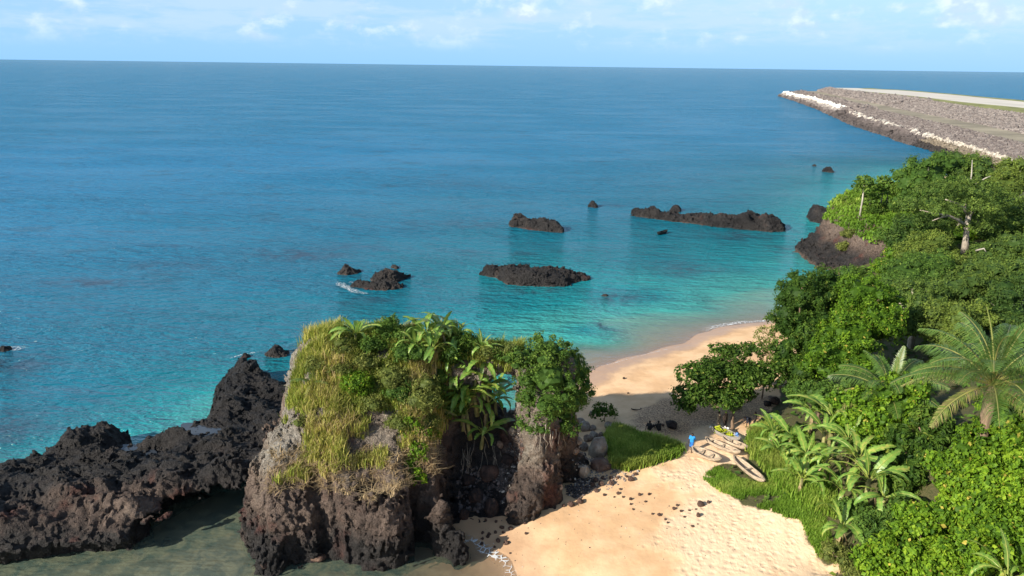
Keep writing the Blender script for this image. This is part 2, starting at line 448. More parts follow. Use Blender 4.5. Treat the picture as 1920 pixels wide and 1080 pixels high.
# ================================================================ ROCKS
ROCKS = {}
ROCKDISC = []                         # (x, y, r) for foam around rocks
def rock_from_field(name, fn, lo, hi, h, tone_fn, label, cat='rock', group=None, amp=1.0, seed=0, kind=None, smooth=False, keep=None, rough2=1.0, fs=1.0, off=.12):
    X, Y, Z = grid3(lo, hi, h)
    f = fn(X, Y, Z).astype(np.float32)
    f = np.broadcast_to(f, (X.shape[0], Y.shape[1], Z.shape[2])).copy()
    band = np.abs(f) < 2.2 * amp + 3 * h
    I = np.argwhere(band)
    x = X.ravel()[I[:, 0]]; y = Y.ravel()[I[:, 1]]; z = Z.ravel()[I[:, 2]]
    x, y, z = x * fs, y * fs, z * fs
    wx = x + 0.7 * vn(x * .5, y * .5, z * .5, seed + 50); wy = y + 0.7 * vn(x * .5, y * .5, z * .5, seed + 60)
    n = 0.80 * fbm(wx * .33, wy * .33, z * .26, 3, seed) + 0.55 * ridged(wx * .95, wy * .95, z * .55, 3, seed + 9)
    n = n + 0.36 * ridged(wx * 2.3, wy * 2.3, z * 1.6, 2, seed + 21) + rough2 * 0.20 * ridged(wx * 5.1, wy * 5.1, z * 4.0, 1, seed + 33)
    f[band] += (amp * (n - n.mean() - off)).astype(np.float32)
    f[0] = f[-1] = 1; f[:, 0] = f[:, -1] = 1; f[:, :, 0] = f[:, :, -1] = 1
    V, F = surface_nets(f, lo, h)
    N = vnormals(V, F)
    if N[:, 2][V[:, 2] > np.percentile(V[:, 2], 90)].mean() < 0:
        F = F[:, ::-1].copy(); N = -N
    tone = tone_fn(V[:, 0], V[:, 1], V[:, 2], N)
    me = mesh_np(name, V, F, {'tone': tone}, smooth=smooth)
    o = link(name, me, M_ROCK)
    tag(o, label, cat, group, kind)
    ROCKS.setdefault(name, []).append((V, F, N))
    return o, V, F, N
def sea_tone(x, y, z, N):
    return 0.20 + 0.40 * fbm(x * .4, y * .4, z * .4, 3, 3) + 0.10 * sstep(.3, .9, N[:, 2]) + 0.30 * sstep(0.35, 0.0, z) * (N[:, 1] < 0)
def blob_rock(name, front, depth, heights, label, group=None, h=0.22, seed=1, amp=0.8, drop=0.0, edge=0.55, tone_fn=None):
    Fp = [G(a, b, 0)[:2] for a, b in front]
    Bk = [p + np.array([0.25 * d, d]) for p, d in zip(Fp, depth)] if not np.isscalar(depth) else [p + np.array([0.2 * depth, depth]) for p in Fp]
    poly = Fp + Bk[::-1]; P = np.array(poly)
    hx = np.array([p[0] for p in Fp]); hz = np.array(heights, float)
    for p in P: ROCKDISC.append((p[0], p[1]))
    def fn(X, Y, Z):
        d2 = poly_sd(P, X[:, :, 0] + 0 * Y[:, :, 0], Y[:, :, 0] + 0 * X[:, :, 0])
        top = np.interp(X[:, :, 0] + 0 * Y[:, :, 0], hx, hz) * (0.55 + 0.45 * sstep(0, 1.0, -d2))
        top = top * (0.85 + 0.35 * vn(X[:, :, 0] * .45 + 0 * Y[:, :, 0], Y[:, :, 0] * .45, 0, seed + 3))
        return smax(d2[:, :, None] + edge * np.maximum(Z, -0.5) * .6, Z - top[:, :, None], 0.7)
    lo = (P[:, 0].min() - 2.2, P[:, 1].min() - 2.2, -1.6); hi = (P[:, 0].max() + 2.2, P[:, 1].max() + 2.2, hz.max() * 1.4 + 1.6)
    return rock_from_field(name, fn, lo, hi, h * .85, tone_fn or sea_tone, label, 'sea rock', group, amp, seed, fs=1.7, off=.05)
SG = 'black lava rocks standing in the bay'
blob_rock('sea_rock', [(1183,405),(1230,411),(1262,416),(1300,419),(1340,425),(1400,431),(1440,435),(1470,434)], [4,4,4.5,5,6,8,8,5],
          [2.0,2.0,1.8,1.8,2.1,3.0,3.3,2.2], 'long black lava reef behind the small boat, tallest at its right end', SG, h=0.27, seed=11, amp=0.8)
blob_rock('sea_rock', [(952,424),(985,430),(1020,434),(1053,436)], [5,5,4,2.5], [2.6,2.2,2.2,1.4],
          'low black lava rock left of the boat, far side of the bay', SG, h=0.26, seed=12, amp=.8)
blob_rock('sea_rock', [(898,516),(930,522),(950,534),(1000,537),(1060,537),(1085,528),(1104,524)], [2.4,4.5,6.5,7,6.5,4,1], [1.0,1.5,1.8,1.9,1.7,1.0,.5],
          'wide flat dark brown lava rock in the middle of the bay', SG, h=0.2, seed=13, amp=.75)
blob_rock('sea_rock', [(633,514),(650,517),(668,514)], [2.2,2.6,2], [1.2,1.5,1.1], 'small round black rock left of the surf-washed pair', SG, h=0.16, seed=14, amp=.5)
blob_rock('sea_rock', [(690,526),(715,531),(740,530),(760,524)], [3,3.4,3,2], [1.2,1.8,1.3,.8], 'knobbly black rock behind the surf with a beak at its left', SG, h=0.16, seed=15, amp=.55)
blob_rock('sea_rock', [(655,537),(690,543),(722,545),(752,540)], [1.6,2.6,2.8,1.6], [.5,1.2,1.3,.7], 'wave-washed black rock with white foam at its left end', SG, h=0.16, seed=16, amp=.55)
blob_rock('sea_rock', [(732,502),(744,505)], [1.3,1.3], [.9,.9], 'tiny upright black rock behind the surf-washed pair', SG, h=0.14, seed=17, amp=.35)
blob_rock('sea_rock', [(1101,388),(1118,390)], [2.5,2.5], [1.5,1.4], 'small lone black rock left of the long reef', SG, h=0.2, seed=18, amp=.5)
blob_rock('sea_rock', [(1543,322),(1563,324)], [3.5,3.5], [2.0,1.9], 'larger dark rock in the far channel near the breakwater', SG, h=0.3, seed=19, amp=.6)
blob_rock('sea_rock', [(1524,312),(1532,312)], [2.5,2.5], [.8,.8], 'tiny dark rock left of the pair in the far channel', SG, h=0.3, seed=20, amp=.4)
blob_rock('sea_rock', [(1518,415),(1545,421),(1582,419)], [6,8,8], [2.0,3.2,3.0], 'dark rock just off the grassy headland', SG, h=0.26, seed=21, amp=.8)
blob_rock('sea_rock', [(1256,396),(1276,398)], [3.5,3.5], [1.7,1.6], 'rounded black hump behind the left part of the long reef', SG, h=0.22, seed=28, amp=.5)
blob_rock('sea_rock', [(1128,555),(1140,557)], [1.0,1.0], [.45,.4], 'barely awash brown rock right of the flat mid-bay rock', SG, h=0.13, seed=22, amp=.25)
blob_rock('sea_rock', [(495,668),(515,671),(537,669)], [1.8,2.2,1.6], [.9,1.2,.8], 'small dark rock behind the tip of the lava platform', SG, h=0.13, seed=23, amp=.42)
blob_rock('sea_rock', [(443,674),(462,674)], [1.4,1.4], [.8,.8], 'little black rock with a splash at the end of the lava platform', SG, h=0.13, seed=24, amp=.35)
blob_rock('sea_rock', [(-12,660),(12,660)], [1.5,1.2], [.6,.4], 'half-drowned rock in white water at the left edge', SG, h=0.16, seed=25, amp=.35)
blob_rock('sea_rock', [(442,975),(462,975)], [.7,.7], [.45,.45], 'small brown rock in the murky cove in front of the cave', SG, h=0.1, seed=26, amp=.25, tone_fn=lambda x,y,z,N: .9 + 0*x)

# ---- lava platform on the left, undercut on the cove side
def build_platform():
    edge = [(-14,45),(-300,1040,),]
    front = [G(a, b, 0)[:2] for a, b in ((-160,1100),(0,1076),(60,1066),(110,1060),(200,1058),(270,1036),(330,1000),(420,972),(500,952),(560,930))]
    back = [G(a, b, 1.9)[:2] for a, b in ((600,760),(560,700),(525,700),(505,690),(480,675),(440,672),(412,700),(400,722),(405,742),(380,765),(330,790),(250,822),(242,800),(205,792),(150,806),(95,836),(0,880),(-120,930),(-200,960))]
    P = np.array(front + back)
    cave = [G(a, b, 0)[:2] for a, b in ((250,1065),(300,968),(400,918),(470,888),(535,880),(560,940),(540,1000),(420,1025),(330,1055))]
    cave = np.array(cave)
    for p in P[len(front):]: ROCKDISC.append((p[0], p[1]))
    def fn(X, Y, Z):
        x = X[:, :, 0] + 0 * Y[:, :, 0]; y = Y[:, :, 0] + 0 * X[:, :, 0]
        d2 = poly_sd(P, x, y)
        u = sstep(44, 72, y)
        top = 2.7 - 1.3 * u + 0.8 * fbm(x * .16, y * .22, 0, 3, 71) + 0.7 * ridged(x * .25 + y * .1, y * .45, 0, 3, 72)
        # raised knob at the seaward tip, and one by the water at left
        for (a, b, z, r, hh) in ((450,695,1,2.6,1.3),(480,720,1,2.2,1.1),(235,812,1,1.8,1.2),(200,815,1,1.8,.8),(432,770,1.5,1.5,1.5),(150,845,1,3,.5),(320,830,2,1.6,.9),(345,815,2,1.2,.8),(330,960,3,3.4,.8),(400,930,3,4.2,1.2),(490,895,3,3.2,1.3)):
            g = G(a, b, z); top = top + hh * np.exp(-((x - g[0]) ** 2 + (y - g[1]) ** 2) / r ** 2)
        for (a, b, r) in ((385,812,1.9),(235,850,1.4),(300,850,1.2)):   # hollows that hold pools
            g = G(a, b, 1.6); k = np.exp(-(((x - g[0]) / (r * 1.3)) ** 2 + ((y - g[1]) / r) ** 2) ** 2)
            top = top * (1 - k) + 1.25 * k
        top = top * (0.45 + 0.55 * sstep(0.2, 2.2, -d2))
        fr_ = sstep(58, 53, y)[:, :, None] * sstep(-15, -18, x)[:, :, None]
        side = d2[:, :, None] + (0.25 * Z) * (1 - fr_) + fr_ * (1.35 - .75 * np.clip(Z, -.3, 2.0) + .9 * np.clip(Z - 2.0, 0, 3))
        body = smax(side, Z - top[:, :, None], 0.5)
        # the undercut: a low dark hall under the lip
        dc = poly_sd(cave, x, y)[:, :, None]
        hall = smax(dc - 0.6, Z - 2.25, 0.4)
        notch = smax(np.abs(d2[:, :, None] + 0.5) - 1.1, np.abs(Z - 0.4) - 0.7, 0.3) + 60 * (y > 52)[:, :, None]
        under = np.clip(Z, -.3, 2.4)
        return smax(body, -hall, 0.4)
    lo = (-50, 41.5, -1.8); hi = (-9.5, 88, 6.5)
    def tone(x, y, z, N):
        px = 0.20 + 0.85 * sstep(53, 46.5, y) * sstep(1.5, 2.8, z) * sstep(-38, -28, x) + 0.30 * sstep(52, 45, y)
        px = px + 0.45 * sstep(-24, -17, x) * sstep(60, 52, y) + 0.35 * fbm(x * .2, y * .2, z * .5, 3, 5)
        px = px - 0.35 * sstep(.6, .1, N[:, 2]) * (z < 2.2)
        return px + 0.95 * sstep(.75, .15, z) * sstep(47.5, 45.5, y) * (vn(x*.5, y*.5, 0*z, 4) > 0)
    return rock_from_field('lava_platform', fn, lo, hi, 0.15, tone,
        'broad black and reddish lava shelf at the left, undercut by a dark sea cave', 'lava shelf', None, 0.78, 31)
PLAT = build_platform()

# ---- the outcrop with its grass cap, bridge and pillar
def build_outcrop():
    base = [G(a, b, 0)[:2] for a, b in ((482,1052),(520,1050),(545,1035),(600,1050),(680,1055),(745,1052),(790,1025),(830,1015),(850,985),(858,950))]
    base += [np.array(q) for q in ((-3.6,53.5),(-1.6,56),(-1.0,59.5),(-4,61.5),(-10,62.5),(-16,62),(-20,60),(-21,57),(-19.5,53),(-19,49.5))]
    P = np.array(base)
    hole = G(944, 722, 9.0); 
    def fn(X, Y, Z):
        x = X[:, :, 0] + 0 * Y[:, :, 0]; y = Y[:, :, 0] + 0 * X[:, :, 0]
        d2 = poly_sd(P, x, y)
        top = 6.2 + 0.70 * np.clip(y - 46.2, -1, 9.8) - 0.35 * np.clip(y - 58, 0, 9)
        top = top - 0.42 * np.clip(-14.5 - x, 0, 9) - 0.25 * np.clip(-8 + x * -1 - 3.5, 0, 9) * 0
        top = top + 0.7 * fbm(x * .22, y * .22, 0, 3, 88)
        lean = 0.16 * np.clip(Z, 0, 20) + 0.35 * np.clip(Z - 5.0, 0, 3)
        body = smax(d2[:, :, None] + lean, Z - top[:, :, None], 1.2)
        # gullies and buttresses down the front
        ang = x * 0.9 + 0.5 * y
        body = body + (0.6 * vn(ang * .8, 0 * ang, 0, 91) + .35 * ridged(ang * 1.3, 0 * ang, 0, 1, 92))[:, :, None] * sstep(9, 5, Z)
        body = smin(body, ellip(X, Y, Z, (-15.6, 46.4, 0.8), (2.1, 2.0, 4.4)), 1.0)
        body = smin(body, ellip(X, Y, Z, (-17.6, 49.8, 1.0), (2.5, 3.2, 4.9)), 1.0)
        body = smin(body, ellip(X, Y, Z, (-16.6, 44.4, 0.2), (1.2, 1.0, 1.9)), 0.5)
        body = smin(body, ellip(X, Y, Z, (-9.0, 45.6, 1.5), (1.9, 1.4, 4.2)), 0.8)
        body = smin(body, ellip(X, Y, Z, (-4.9, 46.6, 0.6), (0.7, 0.7, 2.7)), 0.3)
        body = smin(body, ellip(X, Y, Z, (-3.8, 45.9, 0.2), (0.5, 0.5, 1.7)), 0.2)
        # bridge wall to the pillar
        br = capsule(X, Y, Z, (-4.5, 56.5, 10.4), (0.3, 56.2, 10.9), 1.5, 1.15)
        br = smin(br, capsule(X, Y, Z, (0.3, 56.2, 10.9), (3.6, 55.2, 10.6), 1.15, 1.5), 0.6)
        br = smin(br, capsule(X, Y, Z, (1.6, 55.8, 9.6), (1.5, 54.6, 3.5), 1.15, 1.0), 0.6)
        br = smin(br, capsule(X, Y, Z, (-3.2, 57.0, 8.0), (-2.5, 56.5, 0.0), 1.6, 2.4), 0.8)
        body = smin(body, br, 0.8)
        # rubble slope between
        sx, sy = X - (-1.2), Y - 56.6
        slope = smax(Z - (5.8 - 0.95 * np.maximum(56.2 - Y, 0) - 0.10 * np.abs(sx)), smax(np.abs(sx) - 3.6, np.abs(Y - 54.5) - 4.4, 0.5), 0.6)
        body = smin(body, slope, 0.6)
        # pillar
        pl = capsule(X, Y, Z, (0.9, 50.6, 0.6), (2.2, 52.0, 3.4), 1.15, 1.05)
        pl = smin(pl, capsule(X, Y, Z, (2.2, 52.0, 3.2), (2.3, 52.9, 7.4), 1.15, 1.05), 0.5)
        pl = smin(pl, capsule(X, Y, Z, (2.3, 52.9, 7.4), (3.0, 55.0, 10.3), 1.05, 1.5), 0.6)
        pl = smin(pl, capsule(X, Y, Z, (3.1, 52.2, 0.0), (3.2, 53.2, 6.8), 1.2, 0.7), 0.5)
        pl = smin(pl, capsule(X, Y, Z, (4.6, 56.6, 0.0), (3.4, 55.0, 9.2), 2.3, 1.3), 0.8)
        body = smin(body, pl, 0.5)
        hl = capsule(X, Y, Z, (hole[0]-.1, hole[1] - 4, hole[2] + 1.75), (hole[0]-.1, hole[1] + 5, hole[2] - 2.3), 1.25, 1.5)
        body = smax(body, -hl - 0.35, 0.3)
        return body
    lo = (-24, 41.5, -1.8); hi = (8.5, 66, 14.5)
    def tone(x, y, z, N):
        t = 0.26 + 0.62 * sstep(1.4, 3.8, z + 0.8 * vn(x*.4, y*.4, z*.2, 7)) + 0.75 * sstep(4.8, 6.8, z + 0.6 * vn(x*.6, y*.6, z*.3, 9))
        t = t + 0.35 * fbm(x * .5, y * .5, z * .3, 3, 17)
        t = t + 0.25 * sstep(-14, -17, x) * sstep(2, 4, z)
        col = sstep(-1.2, -.4, x) * sstep(4.6, 4.0, x)          # the pillar
        t = np.where(col > 0.5, 0.62 + 1.0 * sstep(3.0, 5.0, z + .4 * vn(x, y, z*.5, 3)) + 0.3 * fbm(x, y, z * .5, 3, 18) - .45 * sstep(1.2, .4, z), t)
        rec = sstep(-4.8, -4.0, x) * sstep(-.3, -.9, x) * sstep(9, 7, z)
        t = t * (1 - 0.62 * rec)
        red = np.exp(-((x + 20.0) ** 2 + (y - 50) ** 2) / 9)
        return np.clip(t + 0.2 * red, 0, 2)
    return rock_from_field('rock_outcrop', fn, lo, hi, 0.125, tone,
        'tall grass-capped sea stack with a rock bridge and leaning pillar', 'rock outcrop', None, 0.72, 41, off=0.0)
OUT = build_outcrop()
# ---- headland cliff beyond the dense trees
def build_headland():
    P = [G(a, b, 0)[:2] for a, b in ((1488,470),(1508,483),(1535,502),(1590,515),(1650,522),(1720,530))]
    P += [np.array(q) for q in ((95,135),(98,160),(82,166),(72,162))] + [G(1600,425,0)[:2], G(1540,443,0)[:2], G(1512,460,0)[:2]]
    P = np.array(P)
    for p in P[:3]: ROCKDISC.append((p[0], p[1]))
    e0 = G(1515,455,0)
    def fn(X, Y, Z):
        x = X[:, :, 0] + 0 * Y[:, :, 0]; y = Y[:, :, 0] + 0 * X[:, :, 0]
        d2 = poly_sd(P, x, y)
        top = 1.0 + 6.0 * sstep(.2, 2.6, -d2) * sstep(e0[0] - 3, e0[0] + 5, x) + 0.10 * np.clip(x - 60, 0, 30) + 0.03 * np.clip(y - 135, -5, 30)
        return smax(d2[:, :, None] + 0.16 * Z, Z - top[:, :, None], 0.5)
    def tone(x, y, z, N):
        return 0.36 + 0.80 * sstep(1.5, 5.0, z + vn(x*.3, y*.3, z*.2, 5)) * sstep(54, 62, x) + .3 * fbm(x*.3, y*.3, z*.3, 3, 7) + .5 * sstep(.8, .2, z)
    return rock_from_field('headland_cliff', fn, (46, 119, -1.6), (100, 172, 12), 0.26, tone,
        'brown and black rock cliff of the grassy headland on the right', 'cliff', None, 1.05, 51, fs=1.7)
HEAD = build_headland()
def bvh_of(*sets):
    V = np.concatenate([s[0] for s in sets]); F = []; n = 0
    for s in sets: F.append(s[1] + n); n += len(s[0])
    return BVHTree.FromPolygons(V.tolist(), np.concatenate(F).tolist())
_keep = (GV[:, 0] > -70) & (GV[:, 0] < 140) & (GV[:, 1] > 20) & (GV[:, 1] < 230)
_gf = GF[_keep[GF].all(1)]
BV_ALL = bvh_of((OUT[1], OUT[2]), (PLAT[1], PLAT[2]), (HEAD[1], HEAD[2]), (GV, _gf))
BV_OUT = bvh_of((OUT[1], OUT[2]))
def hit(px, py, bv=None):
    d = Vector(ray(px, py)).normalized()
    loc, nrm, i, dist = (bv or BV_ALL).ray_cast(Vector((0, 0, CAM_H)), d)
    if loc is None: return None
    return np.array(loc), np.array(nrm)
def down(x, y, bv=None, z0=40):
    loc, nrm, i, d = (bv or BV_ALL).ray_cast(Vector((x, y, z0)), Vector((0, 0, -1)))
    return None if loc is None else np.array(loc)
def gz(x, y):
    p = down(x, y); return float(p[2]) if p is not None else float(terrain_z(np.array([x]), np.array([y]))[0])

# tide pools lying in the hollows of the platform
M_POOL = NT('pool_water').fin((0.035, 0.045, 0.06), 0.06, None, 0.6)
for (a, b, r, lab) in ((385,812,2.2,'long still tide pool in the lava shelf beside the outcrop'),(235,850,1.6,'small tide pool on the lava shelf behind the black knob')):
    g = G(a, b, 1.45); n = 40
    V = [(g[0] + r * 1.5 * math.cos(t) * (1 + .25 * math.sin(3 * t + a)), g[1] + r * math.sin(t) * (1 + .2 * math.cos(2 * t)), 1.62) for t in np.linspace(0, 2 * math.pi, n, endpoint=False)]
    tag(link('tide_pool', mesh_np('tide_pool', V, [tuple(range(n))]), M_POOL), kind='structure')

# ================================================================ OCEAN
PROCK = np.array(ROCKDISC)
def ocean_attrs(X, Y, Z):
    T = terrain_z(X, Y, False); depth = np.clip(-T, 0, 20)
    m = (np.abs(X) < 95) & (Y > 30) & (Y < 200)
    foam = np.zeros(X.shape); rk = np.zeros(X.shape)
    for a, b, rx, ry, k in ((170,530,7,2.6,1),(310,500,9,3,.7),(560,478,9,4,.9),(650,465,7,3,.6),(880,420,8,4,.6),(1140,386,5,2,.9),(1160,560,4,2,1),(1390,440,8,4,.7),(850,345,12,5,.5),(10,690,5,3,1),(15,800,5,3,1),(700,560,4,1.4,.7),(1000,545,7,1.6,.8),(1290,505,9,3,.6),(1470,470,5,4,.7)):
        g = G(a, b, 0); rk = np.maximum(rk, k * np.exp(-((X - g[0]) / rx) ** 2 - ((Y - g[1]) / (ry * 1.4)) ** 2))
    return {'reef': rk, 'depth': depth, 'murk': sstep(62, 52, Y) * sstep(-60, -45, X) * sstep(8, 2, X) * (Y < 62)}
def mat_sea():
    t = NT('sea_water'); N, L = t.N, t.L
    D = t.attr('depth'); mk = t.attr('murk')
    pos = N.new('ShaderNodeSeparateXYZ'); L.new(t.coord(), pos.inputs[0])
    big = t.noise(0.02, 5, 0.6, t.map((1, 2.2, 1))); mid = t.noise(0.07, 5, 0.65, t.map((1, 1.6, 1), (4, 4, 0)))
    dn = t.math('ADD', D, t.math('MULTIPLY', t.math('SUBTRACT', big, 0.5), 4.0))
    body = t.ramp(t.math('DIVIDE', dn, 16.0), [(0.0, (0.22, 0.40, 0.31)), (0.07, (0.055, 0.34, 0.31)), (0.2, (0.008, 0.21, 0.24)),
                                 (0.36, (0.004, 0.14, 0.19)), (0.55, (0.004, 0.13, 0.215)), (1.0, (0.006, 0.165, 0.33))])
    dark = t.math('MULTIPLY', t.rng(mid, 0.54, 0.68), t.rng(D, 1.8, 4.0))
    body = t.mix(t.math('MULTIPLY', dark, 0.45), body, (0.012, 0.055, 0.09))
    rf = t.math('MULTIPLY', t.attr('reef'), t.rng(t.noise(.32, 6, .7, None, .6), .34, .62))
    body = t.mix(t.math('MULTIPLY', rf, .85), body, (0.035, 0.045, 0.075))
    body = t.mix(mk, body, t.mix(t.rng(t.noise(0.9, 6, 0.7, None, .5), 0.40, 0.62), (0.07, 0.105, 0.085), (0.15, 0.17, 0.115)))
    alpha = t.math('SUBTRACT', 1.0, t.math('POWER', 2.718, t.math('MULTIPLY', D, t.rng(mk, 0, 1, -1.5, -1.1))))
    # wind ripples, small waves and a faint swell; crests run roughly left to right
    w1 = t.noise(1.0, 3, 0.55, t.map((0.26, 0.75, 1), (0, 0, 0), (0, 0, 0.22)), 0.3)
    w2 = t.noise(1.0, 3, 0.6, t.map((1.1, 2.6, 1), (5, 3, 0), (0, 0, -0.15)), 0.4)
    w3 = t.noise(1.0, 3, 0.5, t.map((0.05, 0.16, 1), (1, 7, 0), (0, 0, 0.1)), 0.2)
    calm = t.math('MULTIPLY', t.rng(D, 0.1, 2.0, 0.25, 1.0), t.rng(mk, 0, 1, 1, .22))
    gust = t.rng(t.noise(0.012, 4, 0.6, t.map((1, 2.5, 1), (8, 3, 0))), 0.35, 0.65, 0.6, 1.15)
    hh = t.math('ADD', t.math('MULTIPLY', w1, 1.0), t.math('ADD', t.math('MULTIPLY', w2, 0.42), t.math('MULTIPLY', w3, 1.3)))
    nb = t.bump(t.math('MULTIPLY', hh, t.math('MULTIPLY', calm, gust)), 1.0, 1.0)
    dif = N.new('ShaderNodeBsdfDiffuse'); t.set(dif.inputs['Color'], body); L.new(nb, dif.inputs['Normal'])
    tr = N.new('ShaderNodeBsdfTransparent')
    sh = N.new('ShaderNodeMixShader'); t.set(sh.inputs[0], alpha); L.new(tr.outputs[0], sh.inputs[1]); L.new(dif.outputs[0], sh.inputs[2])
    gl = N.new('ShaderNodeBsdfGlossy'); gl.inputs['Roughness'].default_value = 0.12; L.new(nb, gl.inputs['Normal'])
    fr = N.new('ShaderNodeFresnel'); fr.inputs['IOR'].default_value = 1.33; L.new(nb, fr.inputs['Normal'])
    mx = N.new('ShaderNodeMixShader'); L.new(t.math('MINIMUM', fr.outputs[0], 0.46), mx.inputs[0]); L.new(sh.outputs[0], mx.inputs[1]); L.new(gl.outputs[0], mx.inputs[2])
    L.new(mx.outputs[0], t.out.inputs['Surface'])
    return t.m
M_SEA = mat_sea()
ox = axis_coords(-70, 100, 0.8, 60000, 1.15); oy = axis_coords(24, 190, 0.8, 60000, 1.15)
sea, _, _ = sheet('sea_water', ox, oy, lambda x, y: 0 * x, ocean_attrs, M_SEA)
tag(sea, kind='structure')

# foam: thin lacy sheets of broken water lying just over the surface, cut by noise into threads
def mat_foam():
    t = NT('sea_foam')
    e = t.attr('edge')
    n = t.noise(2.6, 6, 0.7, None, 1.2); v = t.voro(2.2, None, 'DISTANCE_TO_EDGE')
    k = t.math('ADD', t.rng(v, 0.0, 0.10, 0.42, 0.0), t.math('SUBTRACT', n, 0.5))
    k = t.math('ADD', k, t.math('SUBTRACT', t.math('MULTIPLY', e, 0.50), 0.50))
    t.set(t.b.inputs['Alpha'], t.rng(k, 0.0, 0.20, 0, 0.80))
    return t.fin((0.80, 0.83, 0.84), 0.7, None, 0.3)
M_FOAM = mat_foam()
def foam_band(pts, w0, w1, label, z=0.02, lift=0.0, follow=False):
    # pts: pixel polyline on the water, w: widths in metres to either side
    P = np.array([G(a, b, z)[:2] for a, b in pts]); seg = []
    for i in range(len(P) - 1):
        n = max(2, int(np.linalg.norm(P[i + 1] - P[i]) / 0.25))
        seg += [P[i] + (P[i + 1] - P[i]) * k / n for k in range(n)]
    S = np.array(seg + [P[-1]]); T = np.gradient(S, axis=0); T /= np.linalg.norm(T, axis=1, keepdims=True)
    Nn = np.stack([-T[:, 1], T[:, 0]], 1); m = 9; V = []; E = []
    u = np.linspace(0, 1, len(S))
    for j in range(m):
        s = j / (m - 1); w = (-w0 + (w0 + w1) * s)
        q = S + Nn * w * (0.75 + 0.35 * vn(S[:, 0] * .8, S[:, 1] * .8, 0, 5))[:, None]
        V.append(q); E.append(np.sin(np.pi * min(1, s / .9)) ** .7 * np.sin(np.pi * np.clip(u, .02, .98)) ** .35)
    V = np.stack(V, 1).reshape(-1, 2); E = np.stack(E, 1).ravel()
    zz = np.full(len(V), z)
    if follow: zz = np.maximum(terrain_z(V[:, 0], V[:, 1]) + 0.02, z)
    I = np.arange(len(S) * m).reshape(len(S), m)
    F = np.stack([I[:-1, :-1].ravel(), I[1:, :-1].ravel(), I[1:, 1:].ravel(), I[:-1, 1:].ravel()], 1)
    o = link('sea_foam', mesh_np('sea_foam', np.column_stack([V, zz]), F, {'edge': E}), M_FOAM)
    tag(o, label, kind='stuff'); return o
foam_band([(1322,622),(1345,614),(1380,607),(1438,602),(1480,596)], .35, 1.5, 'white foam of a small wave breaking on the far beach', follow=True)
foam_band([(1098,690),(1150,682),(1215,664),(1290,648)], .05, .22, 'thin line of foam at the edge of the far beach', follow=True)
foam_band([(975,1090),(968,1070),(950,1045),(915,1020),(880,1003),(840,1012)], .15, 1.6, 'foam lapping the sand in front of the outcrop', follow=True)
foam_band([(630,528),(648,538),(668,547),(690,551)], 1.0, 1.2, 'foam washing over the pair of rocks')
foam_band([(655,528),(672,532),(692,530)], .6, .6, 'bright foam in the gap between the two rocks')
foam_band([(-30,657),(0,652),(45,653)], 1.2, 1.2, 'white water at the left edge of the bay')
foam_band([(430,672),(455,664),(485,660)], .4, .5, 'splash at the tip of the lava shelf')
# ================================================================ BREAKWATER AND RUNWAY
LINES = [   # height, pixel polyline from the far tip towards us
    (-1.0, [(1470,184),(1500,194),(1545,211),(1600,240),(1640,252),(1680,267),(1740,286)]),
    (3.4, [(1485,179),(1540,191),(1580,206),(1635,226),(1690,240),(1740,257),(1802,272),(1875,297)]),
    (6.2, [(1507,172),(1590,192),(1652,208),(1730,225),(1815,245),(1915,270)]),
    (6.3, [(1530,171),(1600,187),(1665,200),(1740,220),(1815,237),(1920,262)]),
    (10.6, [(1548,168),(1580,170),(1640,177),(1715,185),(1815,200),(1920,214)]),
    (10.8, [(1562,167.3),(1615,171.5),(1715,181),(1815,194),(1920,203)]),
    (10.8, [(1580,166.3),(1665,168.5),(1765,176.5),(1920,192)]),
    (10.9, [(1600,165.8),(1700,169.3),(1815,180),(1920,189)]),
]
YS = np.concatenate([np.arange(120, 400, 5.0), np.arange(400, 1010, 12.0)])
LX = []
for z, pts in LINES:
    q = np.array([G(a, b, z) for a, b in pts]); o = np.argsort(q[:, 1]); q = q[o]
    x = np.interp(YS, q[:, 1], q[:, 0])
    x = x + np.where(YS < q[0, 1], (YS - q[0, 1]) * .25, 0) + np.where(YS > q[-1, 1], (YS - q[-1, 1]) * .2, 0)
    k5 = np.ones(7) / 7; x = np.convolve(np.pad(x, 3, 'edge'), k5, 'valid'); x[:3] = x[3] - (YS[3] - YS[:3]) * .25; x[-3:] = x[-4] + (YS[-3:] - YS[-4]) * .2
    LX.append(x)
for i in range(1, len(LX)): LX[i] = np.maximum(LX[i], LX[i - 1] + (7, 8, 18, 14, 9, 30, 10)[i - 1])
LX.append(LX[-1] + 30)
LZ = [z for z, _ in LINES] + [-1.0]
def band_strip(i, j, m, name, mat, label, cat=None, kind=None, jitter=0.0, z_off=0.0, seed=0, ys=YS, extra=None):
    s = np.linspace(0, 1, m)
    X = LX[i][:, None] * (1 - s) + LX[j][:, None] * s; Z = (LZ[i] * (1 - s) + LZ[j] * s)[None, :] + 0 * X + z_off
    Y = np.repeat(YS[:, None], m, 1)
    V = np.stack([X.ravel(), Y.ravel(), Z.ravel()], 1)
    if jitter: V[:, 2] += jitter * fbm(V[:, 0] * .08, V[:, 1] * .08, 0, 3, seed)
    I = np.arange(V.shape[0]).reshape(X.shape)
    F = np.stack([I[:-1, :-1].ravel(), I[:-1, 1:].ravel(), I[1:, 1:].ravel(), I[1:, :-1].ravel()], 1)
    return V, F
def mat_riprap():
    t = NT('riprap_bed')
    v = t.voro(0.55); n = t.noise(0.05, 5, 0.6); n2 = t.noise(0.9, 3, 0.7)
    col = t.mix(t.rng(n, .35, .65), (0.14, 0.125, 0.12), (0.22, 0.185, 0.15))
    col = t.mix(t.rng(n2, .4, .65), (0.09, 0.085, 0.085), col)
    return t.fin(col, .9, t.bump(t.rng(v, 0, .7, 1, 0), 1, .4), .2)
